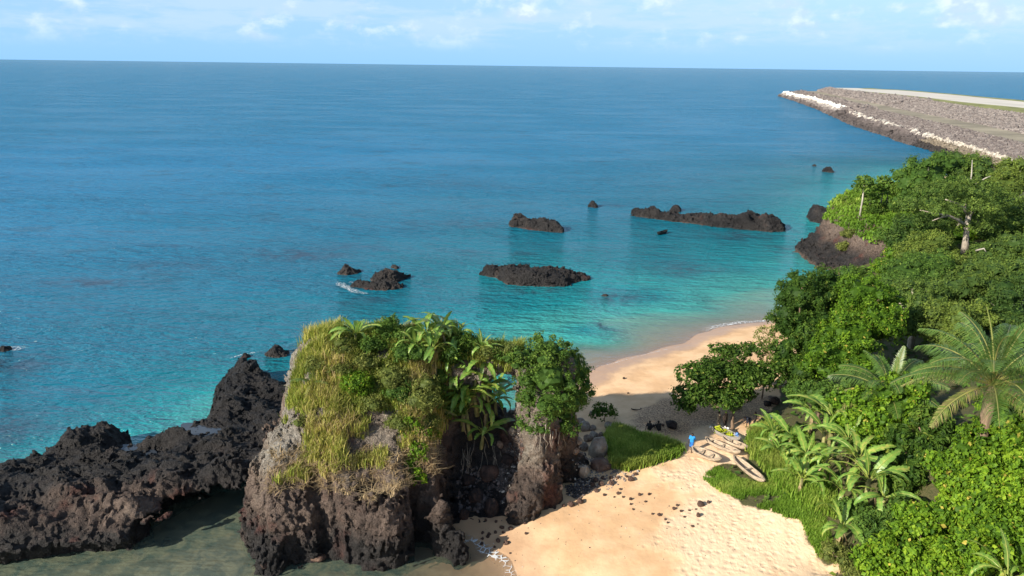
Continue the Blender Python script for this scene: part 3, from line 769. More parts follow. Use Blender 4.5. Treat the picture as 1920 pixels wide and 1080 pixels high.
M_RIP = mat_riprap()
M_BERM = simple('dusty_track', (0.27, 0.235, 0.17), .95, .3, .06)
M_VERGE = simple('dry_verge_grass', (0.21, 0.215, 0.075), .95, .35, .12)
M_RUN = simple('runway_concrete', (0.55, 0.51, 0.45), .85, .12, .05, stretch=(1, .25, 1))
vs, fs = [], []
n = 0
for (i, j, m) in ((0,1,8),(1,2,10),(3,4,12),(7,8,6)):
    V, F = band_strip(i, j, m, '', None, '', jitter=.5, seed=i); vs.append(V); fs.append(F + n); n += len(V)
# the rounded seaward end
tip = []
k = len(YS) - 1
for li in range(len(LX)): tip.append((LX[li][k], YS[k], LZ[li]))
cap = [p for p in tip]
far = [(p[0] + 6, p[1] + 6 + (12 if LZ[q] < 5 else 2), -1.0) for q, p in enumerate(tip)]
V = np.array(cap + far); m = len(cap)
F = np.array([(q, q + 1, m + q + 1, m + q) for q in range(m - 1)]); vs.append(V); fs.append(F + n); n += len(V)
emb = link('stone_embankment', mesh_np('stone_embankment', np.concatenate(vs), np.concatenate(fs)), M_RIP)
tag(emb, 'long grey stone slope of the breakwater carrying the runway', 'embankment')
for (i, j, nm, mt, lab) in ((2,3,'embankment_track',M_BERM,0),(4,5,'runway_verge',M_VERGE,0),(5,6,'runway',M_RUN,0),(6,7,'runway_shoulder',M_VERGE,0)):
    V, F = band_strip(i, j, 4, '', None, '', jitter=0.0, z_off=.45)
    tag(link(nm, mesh_np(nm, V, F), mt), kind='structure')
# loose stones that read as grain on the two slopes, and the pale concrete blocks along the water
def cube_pts(): 
    return np.array([(a, b, c) for a in (-1, 1) for b in (-1, 1) for c in (-1, 1)], float), np.array([(0,1,3,2),(4,6,7,5),(0,4,5,1),(2,3,7,6),(0,2,6,4),(1,5,7,3)])
def stones(i, j, ymin, ymax, n, size, seed, tonef, sqz=.6):
    r = np.random.default_rng(seed); u = r.random(n); y = ymin + (ymax - ymin) * r.random(n) ** 1.3
    x = np.interp(y, YS, LX[i]) * (1 - u) + np.interp(y, YS, LX[j]) * u; z = LZ[i] * (1 - u) + LZ[j] * u
    cv, cf = cube_pts()
    A = r.normal(size=(n, 3, 3)); Q = np.linalg.qr(A)[0]
    s = size * (0.5 + r.random((n, 1, 1))) * (0.6 + 0.6 * r.random((n, 1, 3)))
    V = (cv[None] * (0.8 + .35 * r.random((n, 8, 3))) * s) @ Q + np.stack([x, y, z], 1)[:, None]
    F = (cf[None] + np.arange(n)[:, None, None] * 8).reshape(-1, 4)
    T = np.repeat(tonef(u, y, r.random(n)), 8)
    return V.reshape(-1, 3), F, T
def mat_stone():
    t = NT('embankment_stone'); tn = t.attr('tint')
    col = t.ramp(tn, [(0, (0.03, 0.026, 0.025)), (.3, (0.12, 0.10, 0.095)), (.6, (0.28, 0.25, 0.23)), (.8, (0.48, 0.44, 0.38)), (1, (0.75, 0.72, 0.66))])
    return t.fin(col, .9, None, .2)
M_STONE = mat_stone()
parts = [stones(1, 2, 200, 560, 14000, .55, 1, lambda u, y, r: .26 + .20 * r), stones(3, 4, 300, 620, 11000, .55, 2, lambda u, y, r: .32 + .20 * r),
         stones(1, 2, 560, 1000, 3500, 1.2, 3, lambda u, y, r: .28 + .18 * r), stones(3, 4, 620, 1000, 3500, 1.2, 4, lambda u, y, r: .32 + .18 * r)]
V, F, T = join_np(parts)
tag(link('slope_stones', mesh_np('slope_stones', V, F, {'tint': T}), M_STONE), 'grey and tan stones covering the slopes of the breakwater', 'stones', kind='stuff')
def tonew(u, y, r):
    d = np.clip((u - .30) / .5, 0, 1)
    return np.clip(.05 + .15 * r + (d ** 1.4) * (.62 + .2 * r) * np.where(y > 600, .82, .34) + .5 * np.where(y > 590, 1, 0) * np.clip(u / .3, 0, 1) * .6 + .32 * (u > .82) * (y < 560) * (r > .3), 0, 1)
parts = [stones(0, 1, 360, 560, 3300, 1.15, 6, tonew), stones(0, 1, 560, 1000, 3500, 1.8, 7, tonew)]
V, F, T = join_np(parts)
tag(link('armour_blocks', mesh_np('armour_blocks', V, F, {'tint': T}), M_STONE), 'pale and sea-blackened armour blocks heaped along the far water edge', 'stones', kind='stuff')
# the nearest armour blocks, each one a three-armed concrete piece of its own
def block_mesh(seed):
    r = np.random.default_rng(seed); vs, fs, n = [], [], 0
    cv, cf = cube_pts()
    for ax in range(3):
        s = np.array([.42, .42, .42]); s[ax] = 1.15
        v = cv * s * (1 + .1 * r.random((8, 3))); vs.append(v + r.normal(size=3) * .04); fs.append(cf + n); n += 8
    return mesh_np('armour_block', np.concatenate(vs), np.concatenate(fs))
mats = []
for nm, c in (('dark_wet_concrete', (0.035, 0.03, 0.028)), ('weathered_concrete', (0.17, 0.14, 0.105)), ('pale_concrete', (0.36, 0.32, 0.27))):
    mats.append(simple(nm, c, .9, .3, 1.5))
bms = []
for mi in range(3):
    bms.append([])
    for s in range(3):
        me = block_mesh(s + 10 * mi); me.materials.append(mats[mi]); bms[-1].append(me)
r = np.random.default_rng(5)
cells = []
for y in np.arange(225, 372, 2.35):
    for u in (.12, .32, .52, .72, .92): cells.append((y + r.uniform(-.9, .9), u + r.uniform(-.07, .07)))
cells = cells[:300]
lab3 = ('blackened armour block at the waterline of the near breakwater', 'brown weathered armour block on the near breakwater bank', 'pale armour block along the top of the near breakwater bank')
for y, u in cells:
    x = np.interp(y, YS, LX[0]) * (1 - u) + np.interp(y, YS, LX[1]) * u; z = -1 * (1 - u) + 3.4 * u + .5
    k = 0 if u < .45 else (1 if u < .8 else 2)
    o = link('armour_block', bms[k][r.integers(3)], loc=(x, y, z), rot=tuple(r.uniform(0, 6.28, 3)), scale=(r.uniform(.9, 1.25),) * 3)
    tag(o, lab3[k], 'concrete block', 'armour blocks heaped on the near breakwater')

# ================================================================ PLANT GEOMETRY
def mat_leaf(name, stops, trans=0.35, rough=0.55, spec=0.15, hue=None):
    t = NT(name); tn = t.attr('tint')
    col = t.ramp(tn, stops)
    n = t.noise(0.35, 3, 0.5); col = t.mix(t.rng(n, .35, .65, 0, .30), col, tuple(c * .45 for c in stops[0][1]))
    t.fin(col, rough, None, spec)
    tl = t.N.new('ShaderNodeBsdfTranslucent'); t.L.new(col, tl.inputs['Color'])
    mx = t.N.new('ShaderNodeMixShader'); mx.inputs[0].default_value = trans
    t.L.new(t.b.outputs[0], mx.inputs[1]); t.L.new(tl.outputs[0], mx.inputs[2]); t.L.new(mx.outputs[0], t.out.inputs['Surface'])
    return t.m
L_DARK = mat_leaf('dark_glossy_leaf', [(0, (0.022, 0.058, 0.010)), (.5, (0.070, 0.135, 0.018)), (.85, (0.15, 0.23, 0.030)), (1, (0.24, 0.28, 0.05))])
L_MID = mat_leaf('mid_green_leaf', [(0, (0.045, 0.095, 0.018)), (.5, (0.10, 0.19, 0.030)), (1, (0.21, 0.30, 0.05))])
L_VINE = mat_leaf('bright_vine_leaf', [(0, (0.04, 0.10, 0.010)), (.5, (0.15, 0.275, 0.018)), (.88, (0.29, 0.41, 0.03)), (1, (0.50, 0.42, 0.08))])
L_OLIVE = mat_leaf('olive_scrub_leaf', [(0, (0.08, 0.11, 0.025)), (.5, (0.17, 0.20, 0.045)), (1, (0.32, 0.33, 0.09))])
L_FEATH = mat_leaf('feathery_tree_leaf', [(0, (0.045, 0.09, 0.022)), (.5, (0.125, 0.195, 0.035)), (1, (0.25, 0.33, 0.06))])
L_FEATH2 = mat_leaf('pale_feathery_leaf', [(0, (0.075, 0.12, 0.028)), (.5, (0.18, 0.25, 0.04)), (1, (0.33, 0.38, 0.08))])
L_FEATH3 = mat_leaf('deep_green_leaf', [(0, (0.025, 0.06, 0.014)), (.5, (0.075, 0.135, 0.026)), (1, (0.16, 0.23, 0.04))])
L_GRASS = mat_leaf('lush_grass', [(0, (0.06, 0.13, 0.014)), (.6, (0.17, 0.30, 0.03)), (1, (0.42, 0.48, 0.10))], .3)
L_DRY = mat_leaf('tall_dry_grass', [(0, (0.12, 0.19, 0.03)), (.5, (0.26, 0.32, 0.05)), (.78, (0.50, 0.46, 0.12)), (1, (0.58, 0.44, 0.24))], .3)
L_BAN = mat_leaf('banana_leaf', [(0, (0.07, 0.16, 0.022)), (.5, (0.14, 0.28, 0.045)), (.85, (0.25, 0.40, 0.07)), (1, (0.46, 0.48, 0.11))], .35, .38, .5)
L_PALM = mat_leaf('palm_leaf', [(0, (0.05, 0.12, 0.022)), (.6, (0.12, 0.22, 0.04)), (.85, (0.26, 0.31, 0.07)), (1, (0.46, 0.34, 0.16))], .25, .4, .5)
L_DEAD = mat_leaf('withered_leaf', [(0, (0.16, 0.10, 0.05)), (.6, (0.33, 0.23, 0.12)), (1, (0.50, 0.38, 0.22))], .2, .8)
M_BARK = simple('grey_bark', (0.30, 0.26, 0.21), .9, .35, 3, .08, .2, (1, 1, .3))
M_PALEBARK = simple('pale_bark', (0.36, 0.33, 0.28), .85, .2, 2, .08, .2, (1, 1, .3))
M_BROWNBARK = simple('brown_bark', (0.16, 0.11, 0.075), .9, .4, 4, .08, .2, (1, 1, .3))
M_STEM = simple('banana_stem', (0.20, 0.19, 0.07), .7, .5, 5, .03, .3, (1, 1, .3))

def unit(v): return v / (np.linalg.norm(v, axis=-1, keepdims=True) + 1e-12)
def leaf_quads(P, N, size, r, aspect=0.5, droop=0.25, jit=0.6, tint=None, fold=0.18):
    n = len(P)
    Nn = unit(N + jit * r.normal(size=(n, 3)))
    D = r.normal(size=(n, 3)); D -= (D * Nn).sum(1, keepdims=True) * Nn; D = unit(D); D[:, 2] -= droop; D = unit(D)
    S = unit(np.cross(Nn, D)); Nn = np.cross(D, S)
    L = (np.asarray(size) * (0.45 + 1.0 * r.random(n) ** 1.6))[:, None]; W = L * aspect * .5
    a = P - D * L * .5; b = P + S * W + Nn * L * fold * .5; c = P + D * L * .5; d = P - S * W + Nn * L * fold * .5
    V = np.stack([a, b, c, d], 1).reshape(-1, 3)
    F = np.arange(4 * n).reshape(n, 4)
    T = np.repeat(np.clip(tint if tint is not None else r.random(n), 0, 1), 4)
    return V, F, T
def ico(sub=2):
    import bmesh
    bm = bmesh.new(); bmesh.ops.create_icosphere(bm, subdivisions=sub, radius=1)
    V = np.array([v.co[:] for v in bm.verts]); F = [[v.index for v in f.verts] for f in bm.faces]; bm.free()
    return V, np.array([f + [f[2]] for f in F])
ICOV, ICOF = ico(3)
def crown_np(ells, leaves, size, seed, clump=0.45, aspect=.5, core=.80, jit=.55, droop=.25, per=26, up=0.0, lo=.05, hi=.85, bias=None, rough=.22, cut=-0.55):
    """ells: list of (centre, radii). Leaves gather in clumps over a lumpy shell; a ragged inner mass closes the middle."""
    r = np.random.default_rng(seed); parts = []
    area = np.array([(e[1][0] * e[1][1] + e[1][0] * e[1][2] + e[1][1] * e[1][2]) for e in ells], float); area /= area.sum()
    for (c, rr), w in zip(ells, area):
        c = np.array(c, float); rr = np.array(rr, float)
        n = max(40, int(leaves * w)); k = max(3, n // per)
        d = unit(r.normal(size=(k * 2, 3))); d = d[d[:, 2] > cut][:k]; k = len(d)
        bump = 1 + rough * vn(d[:, 0] * 2.2 + seed, d[:, 1] * 2.2, d[:, 2] * 2.2, seed) + rough * .5 * vn(d[:, 0] * 5, d[:, 1] * 5 + seed, d[:, 2] * 5, seed + 1)
        cc = c + d * rr * (bump * (0.90 + .14 * r.random(k)))[:, None]
        cn = unit(d / rr)
        ct = np.clip(r.random(k) * .8 + r.uniform(-.15, .35), 0, 1)
        idx = r.integers(0, k, n); cs = clump * (0.7 + .6 * r.random(k))
        off = r.normal(size=(n, 3)); off = unit(off) * (r.random((n, 1)) ** .5) * cs[idx][:, None]
        off -= cn[idx] * np.clip((off * cn[idx]).sum(1, keepdims=True), None, 0) * .55
        P = cc[idx] + off; Nn = unit(cn[idx] + 1.1 * unit(off) + np.array([0, 0, up]))
        tint = lo + (hi - lo) * (.45 * ct[idx] + .55 * r.random(n))
        if bias is not None: tint = tint + bias(P)
        tint = np.where(r.random(n) < .02, 1.0, tint)
        parts.append(leaf_quads(P, Nn, size, r, aspect, droop, jit, tint))
        if core:
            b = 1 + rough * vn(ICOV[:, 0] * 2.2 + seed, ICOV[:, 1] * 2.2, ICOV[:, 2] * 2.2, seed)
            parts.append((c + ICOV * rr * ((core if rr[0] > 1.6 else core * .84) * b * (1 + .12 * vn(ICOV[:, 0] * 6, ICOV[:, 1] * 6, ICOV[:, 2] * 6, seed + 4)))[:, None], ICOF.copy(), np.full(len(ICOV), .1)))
    return join_np(parts)
def crown_obj(name, ells, mat, parent=None, **kw):
    V, F, T = crown_np(ells, **kw)
    if parent is not None: V = V - np.array(parent.location)
    return link(name, mesh_np(name, V, F, {'tint': T}), mat, parent)
def tube_np(pts, radii, n=8, bump=0.0, seed=0):
    P = np.array(pts, float); m = len(P); T = unit(np.gradient(P, axis=0))
    u = np.array([1, 0, 0.0]) if abs(T[0][0]) < .9 else np.array([0, 1.0, 0])
    V = []
    for i in range(m):
        a = unit(np.cross(T[i], u)); b = np.cross(T[i], a); u = -b if False else np.cross(a, T[i])
        th = np.linspace(0, 2 * math.pi, n, endpoint=False)
        rr = radii[i] * (1 + bump * vn(np.cos(th) * 2 + i * .3, np.sin(th) * 2, np.full(n, seed * 1.0 + i * .2), seed))
        V.append(P[i] + (a[None] * np.cos(th)[:, None] + b[None] * np.sin(th)[:, None]) * rr[:, None])
    V = np.concatenate(V); I = np.arange(m * n).reshape(m, n)
    J = np.roll(I, -1, 1)
    F = np.stack([I[:-1].ravel(), J[:-1].ravel(), J[1:].ravel(), I[1:].ravel()], 1)
    # end caps
    c0, c1 = len(V), len(V) + 1
    V = np.vstack([V, P[0], P[-1]])
    cap = [(I[0][k], c0, c0, J[0][k]) for k in range(n)]
    F = np.vstack([F, [(J[0][k], I[0][k], c0, c0) for k in range(n)], [(I[-1][k], J[-1][k], c1, c1) for k in range(n)]])
    return V, F
def clean_quads(F): return [tuple(dict.fromkeys(f)) for f in F.tolist()]
def tubes_mesh(name, tubes, n=7, bump=.1):
    V, F, k = [], [], 0
    for i, (p, r) in enumerate(tubes):
        v, f = tube_np(p, r, n, bump, i); V.append(v); F.append(f + k); k += len(v)
    me = mesh_np(name, np.concatenate(V), clean_quads(np.concatenate(F)), smooth=True); return me
def curve(a, b, sag=0.0, n=6, side=(0, 0, 0), wob=0.0, seed=0):
    a, b = np.array(a, float), np.array(b, float); t = np.linspace(0, 1, n)[:, None]
    p = a + (b - a) * t + np.array([0, 0, 1.0]) * sag * np.sin(np.pi * t) + np.array(side) * np.sin(np.pi * t)
    if wob: p = p + wob * np.random.default_rng(seed).normal(size=p.shape) * np.sin(np.pi * t)
    return p
def taper(a, b, n=6): return list(np.linspace(a, b, n))
def tree(name, label, cat, base, ells, leafmat, barkmat, trunk_r, leaves, size, seed, group=None, **kw):
    """trunk with limbs that reach into each lobe of the crown"""
    root = empty(name, tuple(base)); tag(root, label, cat, group)
    base = np.array(base, float); cen = np.mean([e[0] for e in ells], axis=0); low = min(e[0][2] - e[1][2] * .3 for e in ells)
    fork = base + (cen - base) * .55; fork[2] = base[2] + (max(low, base[2] + .8) - base[2]) * .8
    tb = [(curve(base - [0, 0, .4], fork, 0, 6, wob=trunk_r * .5, seed=seed) - base, taper(trunk_r * 1.25, trunk_r * .75))]
    for i, (c, rr) in enumerate(ells[:9]):
        c = np.array(c, float) + [0, 0, rr[2] * .2]
        tb.append((curve(fork, c, .1 * np.linalg.norm(c - fork), 6, wob=.12, seed=seed + i) - base, taper(trunk_r * .6, trunk_r * .18)))
    link('trunk', tubes_mesh('trunk', tb), barkmat, root)
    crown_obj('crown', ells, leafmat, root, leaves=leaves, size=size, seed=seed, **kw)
    return root
def sublobes(ells, k, frac, seed, zmin=-.25, flat=.8):
    r = np.random.default_rng(seed); out = []
    for c, rr in ells:
        c = np.array(c, float); rr = np.array(rr, float); out.append((c, rr * .86))
        d = unit(r.normal(size=(k * 3, 3))); d = d[d[:, 2] > zmin]; keep = []
        for v in d:
            if all(np.dot(v, w) < .72 for w in keep): keep.append(v)
            if len(keep) >= k: break
        m = rr.mean() * frac
        for v in keep:
            s = m * r.uniform(.65, 1.25); out.append((c + v * rr * r.uniform(.78, .98), (s, s, s * flat)))
    return out
def ell_px(px, py, Y, rx, rz, ry=None):   # lobe whose outline is rx, rz photo pixels wide and high at depth Y
    c = Pt(px, py, Y); k = Y / (FPX * math.cos(PITCH) + (540 - py) * math.sin(PITCH))
    return (tuple(c), (rx * k, (ry if ry is not None else rx) * k, rz * k))

# ---- banana plants: stem and every leaf a mesh; leaf blades torn along the edge
def banana_leaf_mesh(L, W, droop, seed, rise=1.1):
    r = np.random.default_rng(seed); n = 15; t = np.linspace(0, 1, n)
    ang = rise - droop * t ** 1.2 * 2.0
    dx = np.cos(ang) * L / (n - 1); dz = np.sin(ang) * L / (n - 1)
    x = np.concatenate([[0], np.cumsum(dx)[:-1]]) + .05; z = np.concatenate([[0], np.cumsum(dz)[:-1]])
    w = W * np.sin(np.pi * np.clip(t * .93 + .05, 0, 1)) ** .55 * np.clip((t - .10) * 8, .06, 1)
    V, F, T = [], [], []
    tb = .35 + .3 * r.random()
    for s in (1, -1):
        for i in range(n - 1):
            w0, w1 = w[i] * (1 - .45 * r.random() * (t[i] > .2)), w[i + 1] * (1 - .30 * r.random() * (t[i] > .2))
            k = len(V); sw = -.22 + .1 * r.random()
            V += [(x[i], 0, z[i]), (x[i + 1], 0, z[i + 1]), (x[i + 1] + .12 * w1, s * w1 * .95, z[i + 1] + w1 * (sw + .32)), (x[i] + .12 * w0, s * w0 * .95, z[i] + w0 * (sw + .32 + .06 * r.random()))]
            F.append((k, k + 1, k + 2, k + 3) if s > 0 else (k + 3, k + 2, k + 1, k)); q = tb + .34 * r.random() - .05
            T += [q + .25, q + .25, q, q]
    # midrib
    tv, tf = tube_np([(x[i], 0, z[i] + .012) for i in range(0, n, 2)], [.022 * (1 - .8 * t[i]) for i in range(0, n, 2)], 4)
    k = len(V); V = np.vstack([np.array(V), tv]); F = np.vstack([np.array(F), tf + k]); T = np.concatenate([T, np.full(len(tv), .97)])
    me = mesh_np('leaf', V, clean_quads(F)); a = me.attributes.new('tint', 'FLOAT', 'POINT'); a.data.foreach_set('value', np.asarray(T, np.float32))
    me.materials.append(L_BAN); return me
BLEAF = [banana_leaf_mesh(2.1, .26, .6, 1, 1.3), banana_leaf_mesh(2.4, .30, .85, 2, 1.05), banana_leaf_mesh(2.2, .27, 1.1, 3, .8), banana_leaf_mesh(1.9, .25, 1.15, 4, .5), banana_leaf_mesh(2.6, .28, .7, 5, .95), banana_leaf_mesh(1.7, .20, .3, 6, 1.45), banana_leaf_mesh(2.3, .24, 1.3, 7, 1.0), banana_leaf_mesh(1.5, .22, .8, 8, .7)]
DLEAF = banana_leaf_mesh(1.7, .14, .5, 9, -.9).copy(); DLEAF.materials.clear(); DLEAF.materials.append(L_DEAD)
def stem_mesh(h, r0):
    return tubes_mesh('stem', [([(0, 0, -.5), (.02, 0, h * .4), (.0, .03, h)], [r0 * 1.2, r0, r0 * .6])], 8, .05)
STEMS = [stem_mesh(1.0, .13), stem_mesh(1.8, .15)]
for s in STEMS: s.materials.append(M_STEM)
def banana_plant(loc, label, group, seed, scale=1.0, nl=9, tall=0, lean=(0, 0)):
    r = random.Random(seed)
    root = empty('banana_plant', tuple(loc), rot=(lean[0], lean[1], r.uniform(0, 6.28)), scale=(scale,) * 3); tag(root, label, 'banana plant', group)
    link('stem', STEMS[tall], None, root); h = (1.0, 1.8)[tall]
    for k in range(nl):
        a = k * 2.4 + r.uniform(-.35, .35); kind = 5 if k == nl - 1 else r.choice([0, 1, 1, 2, 2, 3, 4, 4, 6, 6, 7])
        link('leaf', BLEAF[kind], None, root, (math.cos(a) * .06, math.sin(a) * .06, h - .12 + .03 * k), (r.uniform(-.4, .4), r.uniform(-.2, .25), a), (r.uniform(.65, 1.15),) * 3)
    for k in range(1 if r.random() < .5 else 2):
        link('leaf', DLEAF, None, root, (0, 0, h - .2), (0, r.uniform(-.1, .2), r.uniform(0, 6.28)))
    return root

# ---- palm fronds: a curved rib with many leaflets
def frond_np(L, droop, seed, leaf=.75, rise=.9, tint=(.2, .7), n=70, hang=.75):
    r = np.random.default_rng(seed); t = np.linspace(0, 1, 14)
    ang = rise - droop * t ** 1.3; ds = L / 13
    x = np.concatenate([[0], np.cumsum(np.cos(ang[:-1]) * ds)]); z = np.concatenate([[0], np.cumsum(np.sin(ang[:-1]) * ds)])
    V, F, T = [], [], []
    tv, tf = tube_np(np.stack([x, 0 * x, z], 1), .045 * (1 - .85 * t) + .006, 4); V += tv.tolist(); F += tf.tolist(); T += [.9] * len(tv)
    for i in range(n):
        u = .16 + .83 * i / n; px, pz = np.interp(u, t, x), np.interp(u, t, z); ax = np.interp(u, t, ang)
        ll = leaf * math.sin(math.pi * min(1, .15 + u * .85)) ** .6 * (.85 + .3 * r.random())
        for s in (1, -1):
            fw = .55 + .25 * r.random(); sd = .75; dn = -.15 - .3 * r.random() * hang * 2
            d1 = np.array([math.cos(ax) * fw, s * sd, math.sin(ax) * fw + .12]); d1 /= np.linalg.norm(d1)
            p0 = np.array([px, 0, pz]); p1 = p0 + d1 * ll * .5; p2 = p1 + np.array([d1[0] * .8, d1[1] * .8, d1[2] * .5 - hang * (1 + .5 * r.random())]) * ll * .45
            wv = np.array([math.cos(ax), 0, math.sin(ax)]) * .019
            k = len(V); V += [(p0 - wv * .5).tolist(), (p0 + wv * .5).tolist(), (p1 + wv).tolist(), (p1 - wv).tolist(), p2.tolist()]
            F += [(k, k + 1, k + 2, k + 3), (k + 3, k + 2, k + 4, k + 4)]; q = tint[0] + (tint[1] - tint[0]) * r.random(); T += [q] * 4 + [min(1, q + .1)]
    return np.array(V), F, T
def frond_mesh(*a, mat=None, **k):
    V, F, T = frond_np(*a, **k); me = mesh_np('frond', V, clean_quads(np.array(F)))
    at = me.attributes.new('tint', 'FLOAT', 'POINT'); at.data.foreach_set('value', np.asarray(T, np.float32)); me.materials.append(mat or L_PALM); return me
PF = [frond_mesh(4.2, 1.0, 1, rise=1.25, leaf=1.15), frond_mesh(4.6, 1.3, 2, rise=.95, leaf=1.25), frond_mesh(4.6, 1.2, 3, rise=.65, leaf=1.25), frond_mesh(4.5, 1.0, 4, rise=.35, leaf=1.2),
      frond_mesh(4.2, .9, 5, rise=0.0, leaf=.8, tint=(.75, 1.0)), frond_mesh(3.6, .3, 6, rise=1.45, leaf=.7, tint=(.45, .8), hang=.1)]
def palm(loc, label, seed, scale=1.0, trunk_h=2.5, n=18, dead=2, kinds=None, sub='palm_tree', lean=(0, 0)):
    r = random.Random(seed); root = empty(sub, tuple(loc), rot=(lean[0], lean[1], 0)); tag(root, label, 'palm')
    tr = tubes_mesh('trunk', [([(0, 0, -.6), (.03, 0, trunk_h * .5), (0, 0, trunk_h)], [.32 * scale, .26 * scale, .30 * scale])], 10, .2); link('trunk', tr, M_BROWNBARK, root)
    for k in range(n):
        a = k * 2.39996 + r.uniform(-.15, .15); q = k / n
        kd = 5 if k >= n - 2 else (4 if k < dead else (3 if q < .3 else (2 if q < .55 else (1 if q < .8 else 0))))
        link('frond', PF[kd], None, root, (0, 0, trunk_h), (r.uniform(-.25, .25), r.uniform(-.08, .08), a), (scale * r.uniform(.9, 1.1),) * 3)
    return root
def papaya(loc, label, h, seed, s=1.0):
    r = np.random.default_rng(seed); root = empty('papaya_tree', tuple(loc)); tag(root, label, 'papaya tree', 'papaya trees on the headland')
    link('trunk', tubes_mesh('trunk', [([(0, 0, -.6), (.1, 0, h * .5), (0, .05, h)], [.2 * s, .16 * s, .11 * s])], 8), M_PALEBARK, root)
    parts = []; tb = []
    for k in range(26):
        a = k * 2.4; el = .9 - 1.3 * (1 - k / 26); L = 1.45 * s
        e = np.array([math.cos(a) * math.cos(el), math.sin(a) * math.cos(el), math.sin(el)]) * L + [0, 0, h - .5 + .8 * k / 20]
        P = e + r.normal(size=(22, 3)) * [.32, .32, .14]; parts.append(leaf_quads(P, np.tile([math.cos(a) * .4, math.sin(a) * .4, 1], (22, 1)), .75 * s, r, .5, .5, .4, .3 + .6 * r.random(22)))
        tb.append((curve((0, 0, h - .5 + .5 * k / 20), e, .1, 4), taper(.03, .015, 4)))
    V, F, T = join_np(parts); link('crown', mesh_np('crown', V, F, {'tint': T}), L_MID, root)
    link('leaf_stalks', tubes_mesh('leaf_stalks', tb, 4, 0), L_MID, root)

# ---- grass blades over given points
def grass_np(P, h, w, seed, tint, lean=.35, bend=.4, per=5, spread=.12):
    r = np.random.default_rng(seed); n = len(P) * per
    B = np.repeat(P, per, 0) + np.column_stack([r.normal(size=(n, 2)) * spread, np.zeros(n)])
    hh = (np.repeat(h, per) if np.ndim(h) else h) * (.55 + .75 * r.random(n)); a = r.random(n) * 6.283
    d = np.column_stack([np.cos(a), np.sin(a), np.zeros(n)]); s = np.column_stack([-np.sin(a), np.cos(a), np.zeros(n)]) * (w * (.6 + .8 * r.random(n)))[:, None] * .5
    up = np.array([0, 0, 1.0]); lv = (lean * r.random(n))[:, None]; bd = (bend * r.random(n))[:, None]; H = hh[:, None]
    m = B + up * H * .55 + d * H * lv * .5; t = B + up * H * (1 - .35 * bd) + d * H * (lv + bd)
    V = np.stack([B - s, B + s, m + s * .8, m - s * .8, t + s * .15, t - s * .15], 1).reshape(-1, 3)
    k = np.arange(n)[:, None] * 6; F = np.concatenate([k + [[0, 1, 2, 3]], k + [[3, 2, 4, 5]]]).astype(int)
    tt = np.repeat(np.clip((np.repeat(tint, per) if np.ndim(tint) else tint) + .3 * (r.random(n) - .5), 0, 1), 6)
    T = tt.reshape(n, 6); T[:, 4:] += .15; return V, F, np.clip(T, 0, 1).ravel()
def scatter_poly(poly, n, seed):
    P = np.array(poly); r = np.random.default_rng(seed); lo, hi = P.min(0), P.max(0)
    q = lo + (hi - lo) * r.random((n * 4, 2)); q = q[poly_sd(P, q[:, 0], q[:, 1]) < 0][:n]; return q
# ================================================================ PLANTS ON THE OUTCROP
OV, OF_, ON = OUT[1], OUT[2], OUT[3]
def spx(px, py, dy=0.0, bv=None):
    h = hit(px, py, bv); return None if h is None else h[0] + np.array([0, 0, dy])
r = np.random.default_rng(77)
m = (ON[:, 2] > .30) & ((OV[:, 0] < -4) | (OV[:, 2] > 9.8)) & (OV[:, 2] > 6.1 + .8 * vn(OV[:, 0] * .6, OV[:, 1] * .6, OV[:, 2] * .3, 9)) & (OV[:, 0] > -15.9 - .25 * (OV[:, 1] - 50).clip(-3, 8) + 1.2 * vn(OV[:, 1] * .5, OV[:, 1] * 0, 0, 2)) & (OV[:, 0] < .9)
cand = OV[m]; cand = cand[r.random(len(cand)) < min(1, 11500 / len(cand))]
dens = vn(cand[:, 0] * .7, cand[:, 1] * .7, 0, 31)
cand = cand[dens > -.52]; gn = fbm(cand[:, 0] * .3, cand[:, 1] * .3, 0, 3, 12)
tint = .60 + .50 * gn + .40 * (r.random(len(cand)) - .5) - .15 * sstep(50, 57, cand[:, 1]) * sstep(-6, -12, cand[:, 0]) + .15 * (cand[:, 1] < 50)
V, F, T = grass_np(cand, np.where(cand[:, 0] > -4, 1.05, .80) + .55 * gn, .062, 3, tint, per=6, bend=.5)
tag(link('tall_grass', mesh_np('tall_grass', V, F, {'tint': T}), L_DRY), 'tall yellow-green grass covering the slope of the outcrop', 'grass', kind='stuff')
# dry roots and stubble hanging over the bare rim of the cap
m2 = (ON[:, 2] > -.2) & (ON[:, 2] < .5) & (OV[:, 2] > 5.2) & (OV[:, 2] < 7.3) & (OV[:, 0] > -17) & (OV[:, 0] < -5.5) & (OV[:, 1] < 51)
q = OV[m2]; q = q[r.random(len(q)) < min(1, 1100 / max(1, len(q)))]
V, F, T = grass_np(q, .45, .05, 8, .9, lean=1.6, bend=1.4, per=4)
V[:, 2] -= .15
tag(link('dry_roots', mesh_np('dry_roots', V, F, {'tint': T}), L_DEAD), 'dry straw and roots hanging over the bare rim of the outcrop', 'dry grass', kind='stuff')

